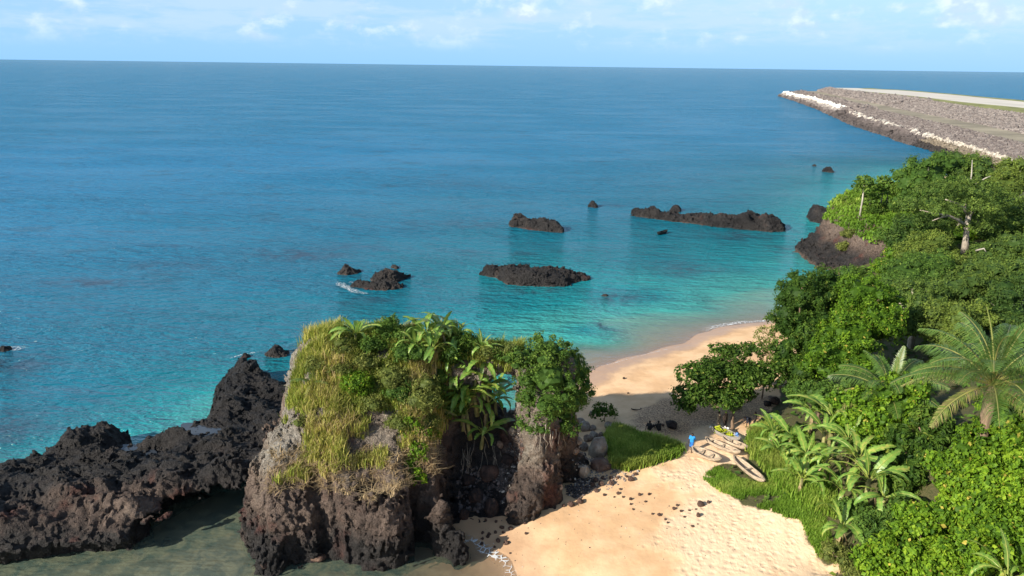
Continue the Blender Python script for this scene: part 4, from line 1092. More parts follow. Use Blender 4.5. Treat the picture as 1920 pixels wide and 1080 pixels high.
def shrub(px, py, rx, rz, mat, label, seed, leaves=2600, size=.2, group=None, bv=None, lobes=4, lift=.5, name='shrub', cat='shrub', **kw):
    b = spx(px, py + rz * .6, 0, bv or BV_OUT)
    if b is None: b = spx(px, py + rz)
    k = b[1] / (FPX * math.cos(PITCH) + (540 - py) * math.sin(PITCH)); RX, RZ = rx * k, rz * k
    rr = np.random.default_rng(seed); ells = [(b + [0, 0, RZ * lift], (RX * .75, RX * .7, RZ * .75))]
    for i in range(lobes):
        a = rr.random() * 6.28; ells.append((b + [math.cos(a) * RX * .5, math.sin(a) * RX * .5, RZ * (lift + .45 * rr.normal() * .5)], (RX * .5, RX * .5, RZ * .5)))
    return tree(name, label, cat, b, ells, mat, M_BROWNBARK, .05, leaves, size, seed, group, per=18, clump=.28, **kw)
SH = 'shrubs on the outcrop'
shrub(665, 713, 38, 26, L_VINE, 'round bright green shrub alone in the tall grass of the outcrop', 101, 2600, .20, SH)
shrub(722, 615, 26, 26, L_MID, 'dark round shrub on the skyline of the outcrop between two banana clumps', 102, 1800, .20, SH)
shrub(640, 640, 34, 20, L_OLIVE, 'yellowish shrub at the upper left of the outcrop under the banana plant', 103, 1400, .18, SH)
shrub(735, 700, 42, 30, L_OLIVE, 'olive scrub in the centre of the outcrop beside the bright round shrub', 104, 2200, .18, SH)
shrub(770, 660, 40, 30, L_MID, 'green scrub below the banana clump on the outcrop skyline', 105, 2200, .20, SH)
shrub(785, 745, 42, 40, L_OLIVE, 'large olive thicket on the right shoulder of the outcrop', 106, 3000, .18, SH)
shrub(820, 700, 38, 34, L_MID, 'dark scrub left of the shaded bananas on the outcrop', 107, 2200, .2, SH)
shrub(745, 790, 26, 20, L_OLIVE, 'small olive bush low on the grass slope of the outcrop', 108, 1200, .16, SH)
shrub(875, 630, 30, 30, L_DARK, 'dark leafy bush on the skyline right of the banana clump', 109, 1700, .22, SH)
shrub(915, 655, 26, 22, L_OLIVE, 'pale grassy bush on the rock bridge near the outcrop', 110, 1100, .18, SH)
shrub(955, 655, 28, 18, L_OLIVE, 'light bush on the rock bridge next to the big crown', 111, 1300, .18, SH)
shrub(560, 790, 18, 12, L_OLIVE, 'sparse tuft of yellow weed on the rock step left of the grass', 112, 420, .14, SH)
for i_, (a_, c_, w_, h_, m_, l_) in enumerate(((760,625,26,18,L_MID,'green shrub on the skyline just left of the big banana clump'),(890,650,28,22,L_MID,'green bush at the root of the rock bridge'),(930,645,26,18,L_MID,'green bush over the hole in the rock bridge'),(700,640,34,20,L_MID,'green shrub just right of the yellowish one under the outcrop skyline'),(690,675,30,18,L_OLIVE,'low olive shrub above the bright round shrub'),(750,730,34,24,L_MID,'dark green scrub below the centre of the outcrop cap'),
    (810,730,34,30,L_MID,'green scrub between the shaded bananas and the olive thicket'),(842,668,30,24,L_DARK,'dark bush under the right end of the skyline bananas'),(640,690,28,18,L_OLIVE,'olive weeds left of the bright round shrub'),(600,680,26,16,L_OLIVE,'yellow-green weeds at the upper left rim of the outcrop'),
    (700,755,30,20,L_OLIVE,'tangled olive scrub in the middle of the grass slope'),(845,760,34,30,L_MID,'thicket behind the left shaded banana plant'),(800,790,26,22,L_OLIVE,'dry thicket above the hanging vine'),(985,640,30,16,L_MID,'green bush where the rock bridge meets the big crown'))):
    shrub(a_, c_, w_, h_, m_, l_, 163 + i_, 1900, .19, SH)
b = spx(775, 820, 0, BV_OUT)
vl = [(spx(a, c, .1, BV_OUT), rr) for a, c, rr in ((770,800,.75),(795,815,.6),(785,845,.65),(772,870,.6),(785,895,.5),(812,812,.45))]
vl = [(c + np.array([0, -.25, 0]), (q, q * .6, q)) for c, q in vl]
tree('hanging_vine', 'bright green vine trailing down the right corner of the outcrop', 'vine', b, vl, L_VINE, M_BROWNBARK, .04, 2600, .24, 120, clump=.3, core=.55, per=16)
BG = 'banana plants on the outcrop'
def ban(px, py, label, seed, s=1.0, nl=9, tall=0, group=BG, bv=None, lean=(0, 0), lift=0):
    p = spx(px, py, 0, bv or BV_OUT)
    if p is None: p = spx(px, py)
    return banana_plant(p + [0, 0, lift], label, group, seed, s, nl, tall, lean)
ban(668, 650, 'banana plant alone at the upper left of the outcrop skyline', 1, 1.05, 13)
ban(800, 650, 'tall banana plant at the left end of the skyline clump on the outcrop', 2, 1.05, 13)
ban(828, 642, 'banana plant highest in the skyline clump, its leaves upright against the sea', 3, 1.1, 13)
ban(858, 655, 'banana plant at the right end of the skyline clump', 4, 1.08, 13)
ban(812, 678, 'banana plant in front of the skyline clump with pale sunlit leaves', 5, 1.0, 12)
ban(845, 700, 'banana plant just below the skyline clump, half in shade', 6, 1.0, 12)
ban(780, 672, 'banana plant leaning left at the front of the skyline clump', 7, 1.0, 10)
ban(905, 670, 'low banana plant on the rock bridge beside the big leafy crown', 8, .8, 9)
for i, (a, c, lab) in enumerate(((872,730,'uppermost banana plant on the shaded right slope of the outcrop'),(905,722,'banana plant beside the hole in the rock bridge'),
    (860,765,'banana plant at the left of the shaded slope clump'),(893,768,'banana plant in the middle of the shaded slope clump'),
    (930,775,'banana plant under the rock hole at the right of the slope clump'),(880,812,'lower banana plant on the shaded slope above the boulders'),
    (903,838,'lowest banana plant on the shaded slope with its yellow leaf catching the sun'),(940,742,'small banana plant in front of the hole in the rock'),(852,735,'banana plant high on the left of the shaded slope clump'),(885,750,'banana plant with drooping leaves between the upper ones of the slope clump'),(912,790,'banana plant low in the slope clump above the pale perched boulder'),(868,795,'banana plant at the lower left of the slope clump'),(915,755,'banana plant behind the small one by the rock hole'))):
    p = spx(a, c, 0, BV_OUT)
    if p is None: p = spx(a, c)
    banana_plant(p, lab, BG, 30 + i, 1.15 if i != 7 else .85, 12, i % 2, (.18, .08))
for (a, c, lab, n_, s, sd_) in ((585, 725, 'small feathery palm at the left of the grassy outcrop', 11, .38, 7), (818, 775, 'small palm with a withered frond on the right shoulder of the outcrop', 10, .40, 8)):
    p = spx(a, c, 0, BV_OUT); palm(p, lab, sd_, s, .3, n_, 3, sub='young_palm')
# the big crown on the pillar
be = [ell_px(985,672,54.4,34,26), ell_px(1030,655,55.2,38,26), ell_px(1062,690,55.5,40,36), ell_px(1028,705,53.6,46,42), ell_px(1068,735,54.6,36,34), ell_px(1030,755,53.4,46,36), ell_px(1005,785,53.2,28,26), ell_px(1055,775,54.4,30,22), ell_px(1085,700,56,24,30), ell_px(1012,795,52.8,26,24), ell_px(1060,800,53.8,28,18), ell_px(1088,745,55.2,24,26), ell_px(995,740,53.4,26,30)]
be = sublobes([(c_, np.array(r_) * 1.1) for c_, r_ in be], 5, .38, 5, -.4)
pb = Pt(1022, 790, 53.4)
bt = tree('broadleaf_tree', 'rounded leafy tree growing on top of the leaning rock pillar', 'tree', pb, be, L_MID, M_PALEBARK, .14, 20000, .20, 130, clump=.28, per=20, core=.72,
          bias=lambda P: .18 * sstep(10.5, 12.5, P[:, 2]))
rt = []; rr = np.random.default_rng(3)
for i in range(9):
    a = spx(1004 + i * 6.5, 800 + rr.uniform(-8, 8), 0, BV_OUT); e = spx(1006 + i * 6.5 + rr.uniform(-12, 12), 830 + rr.uniform(-8, 26), 0, BV_OUT)
    if a is None or e is None: continue
    a = a + [0, -.12, 0]; e = e + [0, -.10, 0]; rt.append((curve(a, e, 0, 5, (0, -.15, 0), .08, i) - pb, taper(.035, .012, 5)))
link('hanging_roots', tubes_mesh('hanging_roots', rt, 5), M_BARK, bt)
rt = []
for i in range(15):
    x0 = 860 + rr.uniform(0, 80); a = spx(x0, 835 + rr.uniform(-12, 14), 0, BV_OUT); e = spx(x0 + rr.uniform(-16, 16), 880 + rr.uniform(-12, 20), 0, BV_OUT)
    if a is None or e is None: continue
    rt.append((curve(a + [0, -.1, 0], e + [0, -.08, 0], 0, 5, (0, -.2, 0), .1, i), taper(.022, .01, 5)))
if rt: tag(link('dead_roots', tubes_mesh('dead_roots', rt, 4), M_BARK), 'tangle of bare grey roots hanging below the shaded bananas', 'roots', kind='stuff')
# dark bush and creepers right of the pillar
b = spx(1135, 790); tree('shrub', 'small dark shrub between the boulder pile and the far beach', 'shrub', b, [ell_px(1132,768,b[1],18,12), ell_px(1145,775,b[1],12,9), ell_px(1122,778,b[1]-.4,12,9)], L_DARK, M_BROWNBARK, .05, 900, .26, 140, clump=.3, per=14, core=.5)

# ================================================================ GRASS ON THE GROUND
def ground_grass(poly, n, h, w, seed, tint, label, mat=L_GRASS, per=6, name='grass', **k):
    q = scatter_poly(poly, n, seed); z = terrain_z(q[:, 0], q[:, 1]); P = np.column_stack([q, z - .03])
    g = fbm(q[:, 0] * .5, q[:, 1] * .5, 0, 3, seed); keep = g > k.pop('cutoff', -.6); P = P[keep]; g = g[keep]
    V, F, T = grass_np(P, h * (1 + .5 * g), w, seed, tint + .5 * g, per=per, **k)
    o = link(name, mesh_np(name, V, F, {'tint': T}), mat); tag(o, label, 'grass', kind='stuff'); return o
def mound(poly, hh, step, seed, label, mat):
    pass
ground_grass(TUFT, 6200, .58, .085, 5, .68, 'thick bright grass between the boulders and the people', per=7, spread=.18)
def wp(lst, z=1.9): return [G(a, b, z)[:2] for a, b in lst]
ground_grass(wp(((1305,884),(1345,880),(1380,905),(1415,925),(1440,920),(1500,965),(1540,1010),(1560,1060),(1535,1062),(1500,1000),(1450,985),(1400,950),(1350,925))), 5200, .30, .06, 6, .5, 'low grass creeping onto the sand below the dugouts', cutoff=-.32)
ground_grass(wp(((1410,822),(1440,815),(1500,850),(1540,940),(1560,1010),(1500,975),(1455,935),(1440,905),(1420,880),(1402,850))), 5200, .75, .08, 7, .62, 'tall pale grass between the dugouts and the banana grove', per=6, spread=.2)
q = scatter_poly(VEG, 26000, 9); q = q[(q[:, 1] < 175) & (q[:, 0] < 110)]
z = terrain_z(q[:, 0], q[:, 1]); rr = np.random.default_rng(4)
dd = np.hypot(q[:, 0], q[:, 1]) / 60
V, F, T = leaf_quads(np.column_stack([q, z + .25 * rr.random(len(q))]), np.tile([0, 0, 1.0], (len(q), 1)), .6 * dd[:, ][:, ] * 1.0, rr, .6, .2, .5)
tag(link('undergrowth', mesh_np('undergrowth', V, F, {'tint': T}), L_MID), 'leafy undergrowth covering the slope beneath the trees', 'undergrowth', kind='stuff')
# headland turf
HV, HN = HEAD[1], HEAD[3]
m = (HN[:, 2] > .45) & (HV[:, 2] > 5.4) & (HV[:, 0] > 53)
q = HV[m]; rr = np.random.default_rng(6); q = q[rr.random(len(q)) < min(1, 9000 / len(q))]
V, F, T = grass_np(q, .5, .28, 7, .42 + .45 * fbm(q[:, 0] * .15, q[:, 1] * .15, 0, 3, 2), per=5, spread=.35, bend=.8)
tag(link('headland_grass', mesh_np('headland_grass', V, F, {'tint': T}), L_GRASS), 'bright green turf on the sloping top of the headland', 'grass', kind='stuff')

# ================================================================ TREES ON THE RIGHT
def forest_tree(name, label, cat, lobes, mat, bark, tr, leaves, size, seed, group=None, base=None, **k):
    ells = [ell_px(*l) for l in lobes]; sb = k.pop('sub', None)
    if base is None:
        c = np.mean([e[0] for e in ells], axis=0); base = np.array([c[0], c[1], gz(c[0], c[1])])
        base[2] = min(base[2], min(e[0][2] for e in ells) - 1.0)
    if sb: ells = sublobes(ells, sb[0], sb[1], seed)
    return tree(name, label, cat, base, ells, mat, bark, tr, leaves, size, seed, group, **k)
b = spx(1376, 806)
forest_tree('almond_tree', 'spreading dark-leaved tree shading the people beside the dugouts', 'tree',
    [(1312,702,64,38,18),(1300,742,62.5,34,20),(1352,690,66,36,18),(1392,706,65,44,18),(1432,706,66,38,20),(1350,742,63,44,18),(1376,662,68,26,9),(1410,655,69,22,7),(1350,655,68,20,6),(1385,740,64,26,14),(1285,762,62,18,12),(1462,690,68,16,14)],
    L_DARK, M_BROWNBARK, .15, 15000, .34, 201, base=b, clump=.42, per=16, core=.62, droop=.2, up=.7, jit=.45, cut=-.3)
forest_tree('evergreen_tree', 'dense dark rounded tree at the edge of the far beach', 'tree',
    [(1500,556,70,52,50),(1552,540,73,50,38),(1475,600,69,34,56),(1520,630,68,52,60),(1470,665,68,30,44),(1505,700,66.5,40,40),(1570,590,71,46,46)],
    L_DARK, M_BROWNBARK, .3, 26000, .24, 202, clump=.34, per=20, core=.82, bias=lambda P: .25 * sstep(9, 3, P[:, 2]), hi=.8, sub=(12, .24))
forest_tree('shrub', 'thin pale-leaved bush leaning over the sand at the foot of the dense dark tree', 'shrub',
    [(1432,628,70,18,12),(1447,650,69,20,18),(1440,672,68.5,14,12)], L_OLIVE, M_BROWNBARK, .07, 1500, .22, 203, clump=.4, per=12, core=0)
forest_tree('vine_draped_tree', 'tree smothered in bright yellow-green vines next to the dense dark tree', 'tree',
    [(1612,560,69,44,44),(1590,630,65,50,44),(1640,610,67,44,48),(1560,680,63.5,48,48),(1610,680,63,40,34),(1660,575,71,30,34)],
    L_VINE, M_BROWNBARK, .3, 20000, .27, 204, clump=.42, per=22, core=.78, jit=.5, rough=.35, lo=-.05, hi=.75, sub=(9, .38))
FG = 'feathery canopy trees on the hillside'
CAN = [ # label, lobes
 ('canopy tree directly right of the vine-draped tree, at the edge of its black shadow', [(1712,560,80,46,34),(1745,585,77,44,34),(1700,610,73,34,28)]),
 ('broad canopy tree behind the big palm fronds', [(1770,610,72,50,36),(1815,600,74,46,36),(1790,640,69,40,30)]),
 ('canopy tree at the right edge just above the big palm', [(1880,590,76,50,44),(1915,560,79,46,40),(1925,630,70,40,40)]),
 ('canopy tree between the pale trunk and the big palm, darker gap below it', [(1840,530,86,56,34),(1880,520,90,50,30),(1800,545,84,44,30)]),
 ('canopy tree below the brown cliff, left of the pale trunk', [(1700,520,90,50,30),(1740,500,95,52,26),(1672,545,86,34,26)]),
 ('canopy tree right behind the foot of the pale trunk', [(1885,480,100,52,30),(1920,470,103,40,30),(1850,500,98,36,20)]),
 ('canopy tree on the slope just left of the pale trunk foot', [(1745,465,104,46,24),(1715,480,103,36,22),(1775,492,101,34,18)]),
 ('canopy tree above the cliff, under the long pale limb', [(1712,425,116,38,26),(1745,430,116,36,24),(1690,455,112,28,20)]),
 ('canopy tree right of the pale trunk at the frame edge', [(1895,420,118,42,28),(1925,440,116,30,28),(1868,440,117,30,20)]),
 ('tall canopy tree with its left side over the water above the papayas', [(1730,325,140,42,30),(1705,345,138,26,26),(1750,355,136,42,30),(1712,375,134,30,22),(1770,310,142,32,20)]),
 ('highest canopy tree, its top touching the breakwater blocks', [(1810,312,145,42,22),(1845,330,142,36,26),(1800,345,140,40,28),(1780,300,148,26,12)]),
 ('canopy tree at the right edge below the breakwater stones', [(1900,318,140,30,20),(1925,335,138,30,26),(1890,350,136,36,26)]),
 ('dark canopy tree in the hollow above the pale trunk', [(1830,375,126,50,26),(1790,385,125,40,22),(1870,380,127,36,24),(1750,392,126,34,18)]),
]
for i, (lab, lobes) in enumerate(CAN):
    far = lobes[0][2] > 110
    forest_tree('canopy_tree', lab, 'tree', lobes, (L_FEATH, L_FEATH2, L_FEATH3, L_FEATH, L_MID)[i % 5], M_BARK, .35, 13500 if not far else 9000, .27 if not far else .40, 300 + i, FG,
                clump=.42 if not far else .62, per=18, core=.80, rough=.25, jit=.45, up=.6, sub=(11, .40))
# the pale trunk with its bare limbs
tb = Pt(1810, 470, 108); tb[2] -= .5
kap = empty('kapok_tree', tuple(tb)); tag(kap, 'tree with a thick pale grey trunk and bare twisted limbs above the canopy', 'tree')
tp = Pt(1816, 398, 108.5); fk = Pt(1812, 432, 108)
def lm(*pts): return [Pt(a, b, c) - tb for a, b, c in pts]
tr = [(np.array(lm((1809,475,108),(1811,450,108),(1813,425,108.2),(1817,400,108.5))), [.66, .44, .40, .36]),
      (np.array(lm((1813,425,108),(1795,412,107),(1780,405,106),(1757,401,105),(1725,394,104))), [.24, .22, .17, .11, .05]),
      (np.array(lm((1780,405,106),(1766,407,105.5),(1748,414,105))), [.14, .10, .05]),
      (np.array(lm((1817,402,108.5),(1808,392,108),(1795,382,107),(1773,374,106))), [.35, .26, .18, .08]),
      (np.array(lm((1817,402,108.5),(1826,394,109),(1838,390,110),(1852,386,111))), [.33, .22, .14, .07]),
      (np.array(lm((1808,392,108),(1812,384,108),(1806,374,108))), [.16, .11, .06])]
link('trunk', tubes_mesh('trunk', tr, 9, .12), M_BARK, kap)
crown_obj('crown', [ell_px(1815,386,106.5,44,9), ell_px(1765,392,104.5,34,8), ell_px(1850,398,107,28,8), ell_px(1838,425,106.5,20,9), ell_px(1760,352,109,40,10), ell_px(1830,352,111,44,12), ell_px(1700,384,106,26,9), ell_px(1885,372,113,30,10), ell_px(1790,425,110,22,9), ell_px(1740,414,108,20,8), ell_px(1852,412,111,24,10), ell_px(1775,372,109,36,9), ell_px(1820,376,111,34,9), ell_px(1735,392,105,24,8), ell_px(1858,382,112,24,9), ell_px(1800,405,112,20,8)], L_FEATH, kap, leaves=15000, size=.36, seed=350, clump=.6, per=18, core=0, up=.6)
for i, (pts, lab) in enumerate(((((1830,460+10,100),(1845,466,99),(1850,474,99)), 'bare pale branch poking from the canopy right of the pale trunk foot'), (((1862,466,100),(1875,468,99.5),(1880,480,99)), 'bent pale branch at the right of the canopy'),
                 (((1820,345,134),(1822,322,134),(1823,300,135)), 'thin yellowish bare stem rising from the top canopy'), (((1828,345,134),(1848,334,133),(1858,330,133)), 'slanting bare branch in the top canopy'))):
    q = np.array([Pt(*p) for p in pts]); tag(link('bare_branch', tubes_mesh('bare_branch', [(q, taper(.16, .06, 3))], 6), M_PALEBARK), lab, 'branch')
for (px, py, h, s, lab) in ((1612,404,5.6,1.0,'tallest papaya tree at the tip of the headland, pale bare trunk'),(1650,390,4.4,.9,'papaya tree between the tallest one and the canopy'),(1660,392,3.6,.8,'papaya tree nearest the canopy edge'),(1628,400,2.6,.9,'short papaya tree with its crown at the waist of the tallest one')):
    p = spx(px, py); papaya(p, lab, h, int(px), s)
for i, (px, py, rx, rz, lab, mt) in enumerate(((1640,392,16,9,'low dark bush behind the papaya trunks',L_DARK),(1672,388,18,14,'leafy bush between the papayas and the canopy',L_MID),(1655,470-30,16,12,'green bush at the right end of the cliff top',L_MID),(1590,438,14,6,'pale spiky plants on the cliff edge',L_OLIVE),(1580,462,9,7,'tuft of green growing on the cliff face',L_OLIVE),(1680,470,24,22,'bright green creeper where the cliff meets the trees',L_VINE),(1655,500,22,16,'bright creeper below the brown cliff',L_VINE),(1595,512,26,14,'leafy scrub at the foot of the brown cliff behind the dense dark tree',L_MID),(1800,440,30,12,'bright green bush behind the pale trunk',L_VINE))):
    p = spx(px, py + rz * .8); k = p[1] / 1400
    tree('shrub', lab, 'shrub', p, [(p + [0, 0, rz * k * .8], (rx * k, rx * k * .8, rz * k)), (p + [rx * k * .5, 0, rz * k * .5], (rx * k * .7, rx * k * .6, rz * k * .7))], mt, M_BROWNBARK, .08, 1600, .36, 400 + i, 'shrubs on the headland', clump=.5, per=14)

# ---- vine mounds and broadleaf thickets down the right side
VG = 'vine-smothered mounds on the right slope'
MO = [('large vine-covered mound between the banana grove and the big palm', [(1640,770,54,60,48),(1690,760,53,56,50),(1600,790,54,34,36),(1660,820,52,50,36)], L_VINE, .30, 17000),
 ('dark broadleaf thicket right of the banana grove', [(1700,850,48.5,46,50),(1735,880,47,40,44),(1690,910,46,40,40)], L_DARK, .42, 7500),
 ('dark broadleaf shrub in the gully under the big palm', [(1752,800,49,36,36),(1745,845,48,30,34)], L_DARK, .40, 4500),
 ('vine mound filling the right edge below the big palm', [(1890,790,43,50,44),(1850,840,42,52,52),(1910,860,40.5,50,60)], L_VINE, .27, 15000),
 ('vine mound in the centre of the right slope with a few yellow leaves', [(1800,890,42.5,44,50),(1810,960,40,50,50),(1850,920,40,50,50)], L_VINE, .27, 15000),
 ('vine mound in the lower right corner', [(1880,990,37,56,56),(1920,940,38,40,50),(1830,1040,36.5,56,44),(1930,1040,35.5,50,50)], L_VINE, .25, 14000),
 ('vine mound at the bottom of the frame left of the corner', [(1740,990,40,50,44),(1700,1040,38.8,50,44),(1770,1060,37.5,50,40),(1650,1065,39,40,32)], L_VINE, .27, 14000),
 ('low vine tangle beside the lowest banana plants', [(1640,1000,41.5,36,26),(1680,970,42.5,36,30)], L_MID, .26, 5000),
 ('small green thicket filling the gap between the lowest bananas and the dark thicket', [(1625,985,43.5,30,22),(1690,925,45.5,34,26),(1600,955,45,26,18)], L_MID, .25, 5200),
 ('scrubby green bushes at the sand edge below the banana grove', [(1560,1035,42,24,14),(1600,1060,41,30,20),(1625,1075,40,30,20)], L_OLIVE, .22, 3800),
 ('green thicket behind the banana grove at the foot of the dense tree', [(1540,745,60,40,28),(1585,750,59,36,30),(1500,735,62,26,20)], L_MID, .26, 7000)]
for i, (lab, lobes, mt, sz, nl) in enumerate(MO):
    forest_tree('vine_mound' if mt is L_VINE else 'broadleaf_shrub', lab, 'vines' if mt is L_VINE else 'shrub', lobes, mt, M_BROWNBARK, .15, nl, sz, 500 + i, VG if mt is L_VINE else None,
                clump=.30, per=16, core=.80, rough=.30, jit=.5, up=.35, droop=.35, aspect=.72 if mt is L_VINE else .42, lo=-.05, hi=.9, sub=(12, .36))
pc = Pt(1862, 722, 42); g0 = gz(pc[0], pc[1]); bz = min(g0, pc[2] - 1.6)
palm((pc[0], pc[1], bz), 'large oil palm with long arching fronds at the right edge', 11, 1.28, pc[2] - bz, 32, 5)
pc = Pt(1668, 742, 54.5); g0 = gz(pc[0], pc[1]); bz = min(g0, pc[2] - 1.2)
palm((pc[0], pc[1], bz), 'second palm with dark and yellowing fronds between the vine mound and the canopy', 12, 1.05, pc[2] - bz, 26, 6)
b = spx(1838, 800); o = link('fallen_frond', PF[4].copy(), None, None, tuple(b + [0, 0, 1.9]), (0, .7, 4.3), (.62,) * 3); tag(o, 'withered palm frond hanging over the vines below the big palm', 'palm frond')
RG = 'banana plants in the grove by the sand'
for i, (px, py, s, tall, lab) in enumerate((
    (1518,812,1.05,1,'banana plant at the back of the grove nearest the shaded ground'),(1480,846,1.0,0,'banana plant at the left front of the grove beside the tall grass'),
    (1555,835,1.1,1,'banana plant in the middle back of the grove against the vine mound'),(1510,880,1.1,0,'banana plant in the left middle of the grove'),
    (1500,925,1.05,0,'banana plant over the grass edge, left of the bare trunks'),(1545,905,1.0,1,'banana plant with upright leaves in the centre of the grove'),
    (1600,915,1.15,1,'tallest banana plant of the grove with pale upright leaves'),(1620,960,1.1,1,'banana plant right of the tallest one, leaning over brown litter'),
    (1648,985,1.0,1,'banana plant at the right end of the grove by the dark thicket'),(1575,1020,1.0,0,'lowest banana plant, yellow-green leaves spread over the sand edge'),
    (1585,870,1.05,1,'banana plant squeezed behind the tallest one'),(1450,835,1.0,0,'banana plant beside the pale bundle at the back of the grove'),(1540,860,1.0,1,'banana plant in the thick of the grove between the back row and the centre'),(1578,945,1.0,0,'short banana plant under the tallest one'),(1462,870,.8,0,'young banana plant in the tall grass near the dugouts'),
    (1905,1130,1.2,1,'banana plant in the lower right corner with long leaves reaching up'))):
    p = spx(px, py, 0, None)
    if px == 1905: p = np.array([Pt(1895, 1075, 33.5)[0], 33.5, Pt(1895, 1110, 33.5)[2] - 1.5])
    banana_plant(p, lab, RG, 60 + i, s * (1.05 + .3 * ((i * 7) % 5) / 5), 11 + i % 3, tall)
# ================================================================ BOULDERS AND STONES
def boulder_mesh(seed, sq=.8, sharp=.35):
    V = ICOV.copy(); d = V.copy()
    k = 1 + .22 * vn(d[:, 0] * 1.3 + seed, d[:, 1] * 1.3, d[:, 2] * 1.3, seed) + .12 * vn(d[:, 0] * 3.1, d[:, 1] * 3.1 + seed, d[:, 2] * 3.1, seed + 2) + .05 * ridged(d[:, 0] * 5, d[:, 1] * 5, d[:, 2] * 5, 2, seed + 3)
    V = V * k[:, None]
    r = np.random.default_rng(seed)
    for i in range(7):                    # broken faces
        n = unit(r.normal(size=3)); h = .72 + .2 * r.random(); s = V @ n; V = V - np.outer(np.clip(s - h, 0, None) * .85, n)
    V[:, 2] *= sq
    return V
def boulder_set(tone, n=5):
    out = []
    for s in range(n):
        V = boulder_mesh(40 + s * 3, .8); tn = tone + .25 * fbm(V[:, 0] * 2, V[:, 1] * 2, V[:, 2] * 2, 3, s)
        me = mesh_np('boulder', V, [tuple(dict.fromkeys(f)) for f in ICOF.tolist()], {'tone': tn}); me.materials.append(M_BOULDER); out.append(me)
    return out
def mat_boulder():
    t = NT('boulder_stone'); tone = t.attr('tone')
    oi = t.N.new('ShaderNodeObjectInfo'); n1 = t.noise(2.2, 6, .65); n2 = t.noise(9, 4, .6)
    v = t.math('ADD', t.math('ADD', tone, t.math('MULTIPLY', t.math('SUBTRACT', n1, .5), .5)), t.math('MULTIPLY', t.math('SUBTRACT', oi.outputs['Random'], .5), .18))
    col = t.ramp(v, [(0, (0.025, 0.02, 0.02)), (.3, (0.11, 0.065, 0.05)), (.5, (0.20, 0.13, 0.095)), (.7, (0.34, 0.27, 0.21)), (1, (0.52, 0.47, 0.40))])
    return t.fin(col, .85, t.bump(t.math('ADD', n1, t.math('MULTIPLY', n2, .3)), .9, .25), .25)
M_BOULDER = mat_boulder()
B_DARK, B_BROWN, B_PALE = boulder_set(.06), boulder_set(.32), boulder_set(.66)
_bk = [0]
def boulder(px, py, w, h, st, label, group=None, name='boulder', cat='boulder', depth=None):
    _bk[0] += 1; rr = random.Random(_bk[0] * 13)
    p = hit(px, py + h * .7)
    if p is None: return
    p = p[0]; k = p[1] / (FPX * math.cos(PITCH) + (540 - py) * math.sin(PITCH))
    rx, rz = w * k, h * k
    c = Vector((p[0], p[1] + rx * .5, p[2] + rz * .45))
    o = link(name, st[rr.randrange(len(st))], None, None, c, (rr.uniform(-.3, .3), rr.uniform(-.3, .3), rr.uniform(0, 6.28)), (rx * 1.05, rx * .95, rz * 1.25))
    return tag(o, label, cat, group)
BP = 'grey boulders piled beside the rock pillar'
boulder(1122, 838, 20, 25, B_PALE, 'biggest pale grey boulder with a knob on top, beside the grass patch')
boulder(1127, 817, 6, 8, B_PALE, 'small pale knob of rock standing on the biggest grey boulder')
boulder(1094, 883, 12, 19, B_PALE, 'tall upright tan boulder right of the pillar foot')
boulder(1128, 873, 18, 13, B_BROWN, 'broad brown boulder in front of the biggest pale one')
for a, c, w, h, l in ((1085,827,9,8,'left end of the pile'),(1095,838,10,9,'lower left of the pile'),(1103,822,9,8,'centre of the pile'),(1114,816,9,8,'right centre of the pile'),(1097,800,11,11,'top of the pile'),(1112,803,7,6,'upper right of the pile'),
        (1143,800,11,6,'flat one at the grass edge'),(1150,824,7,8,'at the grass right of the biggest boulder'),(1090,790,8,7,'behind the top of the pile'),(1072,800,9,8,'leftmost under the leafy crown'),(1109,775,5,5,'lone one behind the pile'),(1078,845,8,7,'low left beside the pillar'),(1140,812,6,5,'small one behind the biggest boulder')):
    boulder(a, c, w, h, B_PALE, 'grey boulder, ' + l, BP)
for a, c, w, h, l in ((962,808,8,9,'pale round boulder perched on the dark slope under the rock hole'),(937,833,7,8,'small pale boulder on the dark slope below the bananas'),(967,826,4,6,'little pale stone between pillar and slope boulders')):
    boulder(a, c, w, h, B_PALE, l)
for a, c, w, h, l in ((916,888,20,18,'large round black boulder in the shaded recess'),(893,930,15,16,'black boulder low in the shaded recess'),(922,950,13,20,'tall black boulder at the sand edge of the recess'),(960,932,13,13,'dark boulder against the left foot of the pillar'),(950,862,14,11,'reddish dark boulder high in the recess'),(880,900,13,12,'dark boulder at the back of the recess'),(870,965,12,12,'wet black boulder at the water end of the recess')):
    boulder(a, c, w, h, B_DARK, l)
boulder(1260, 797, 12, 9, B_DARK, 'dark boulder with a pale side next to the seated people')
boulder(1243, 797, 3, 3, B_BROWN, 'small stone between seated person and dark boulder')
SG2 = 'brown stones scattered on the near sand'
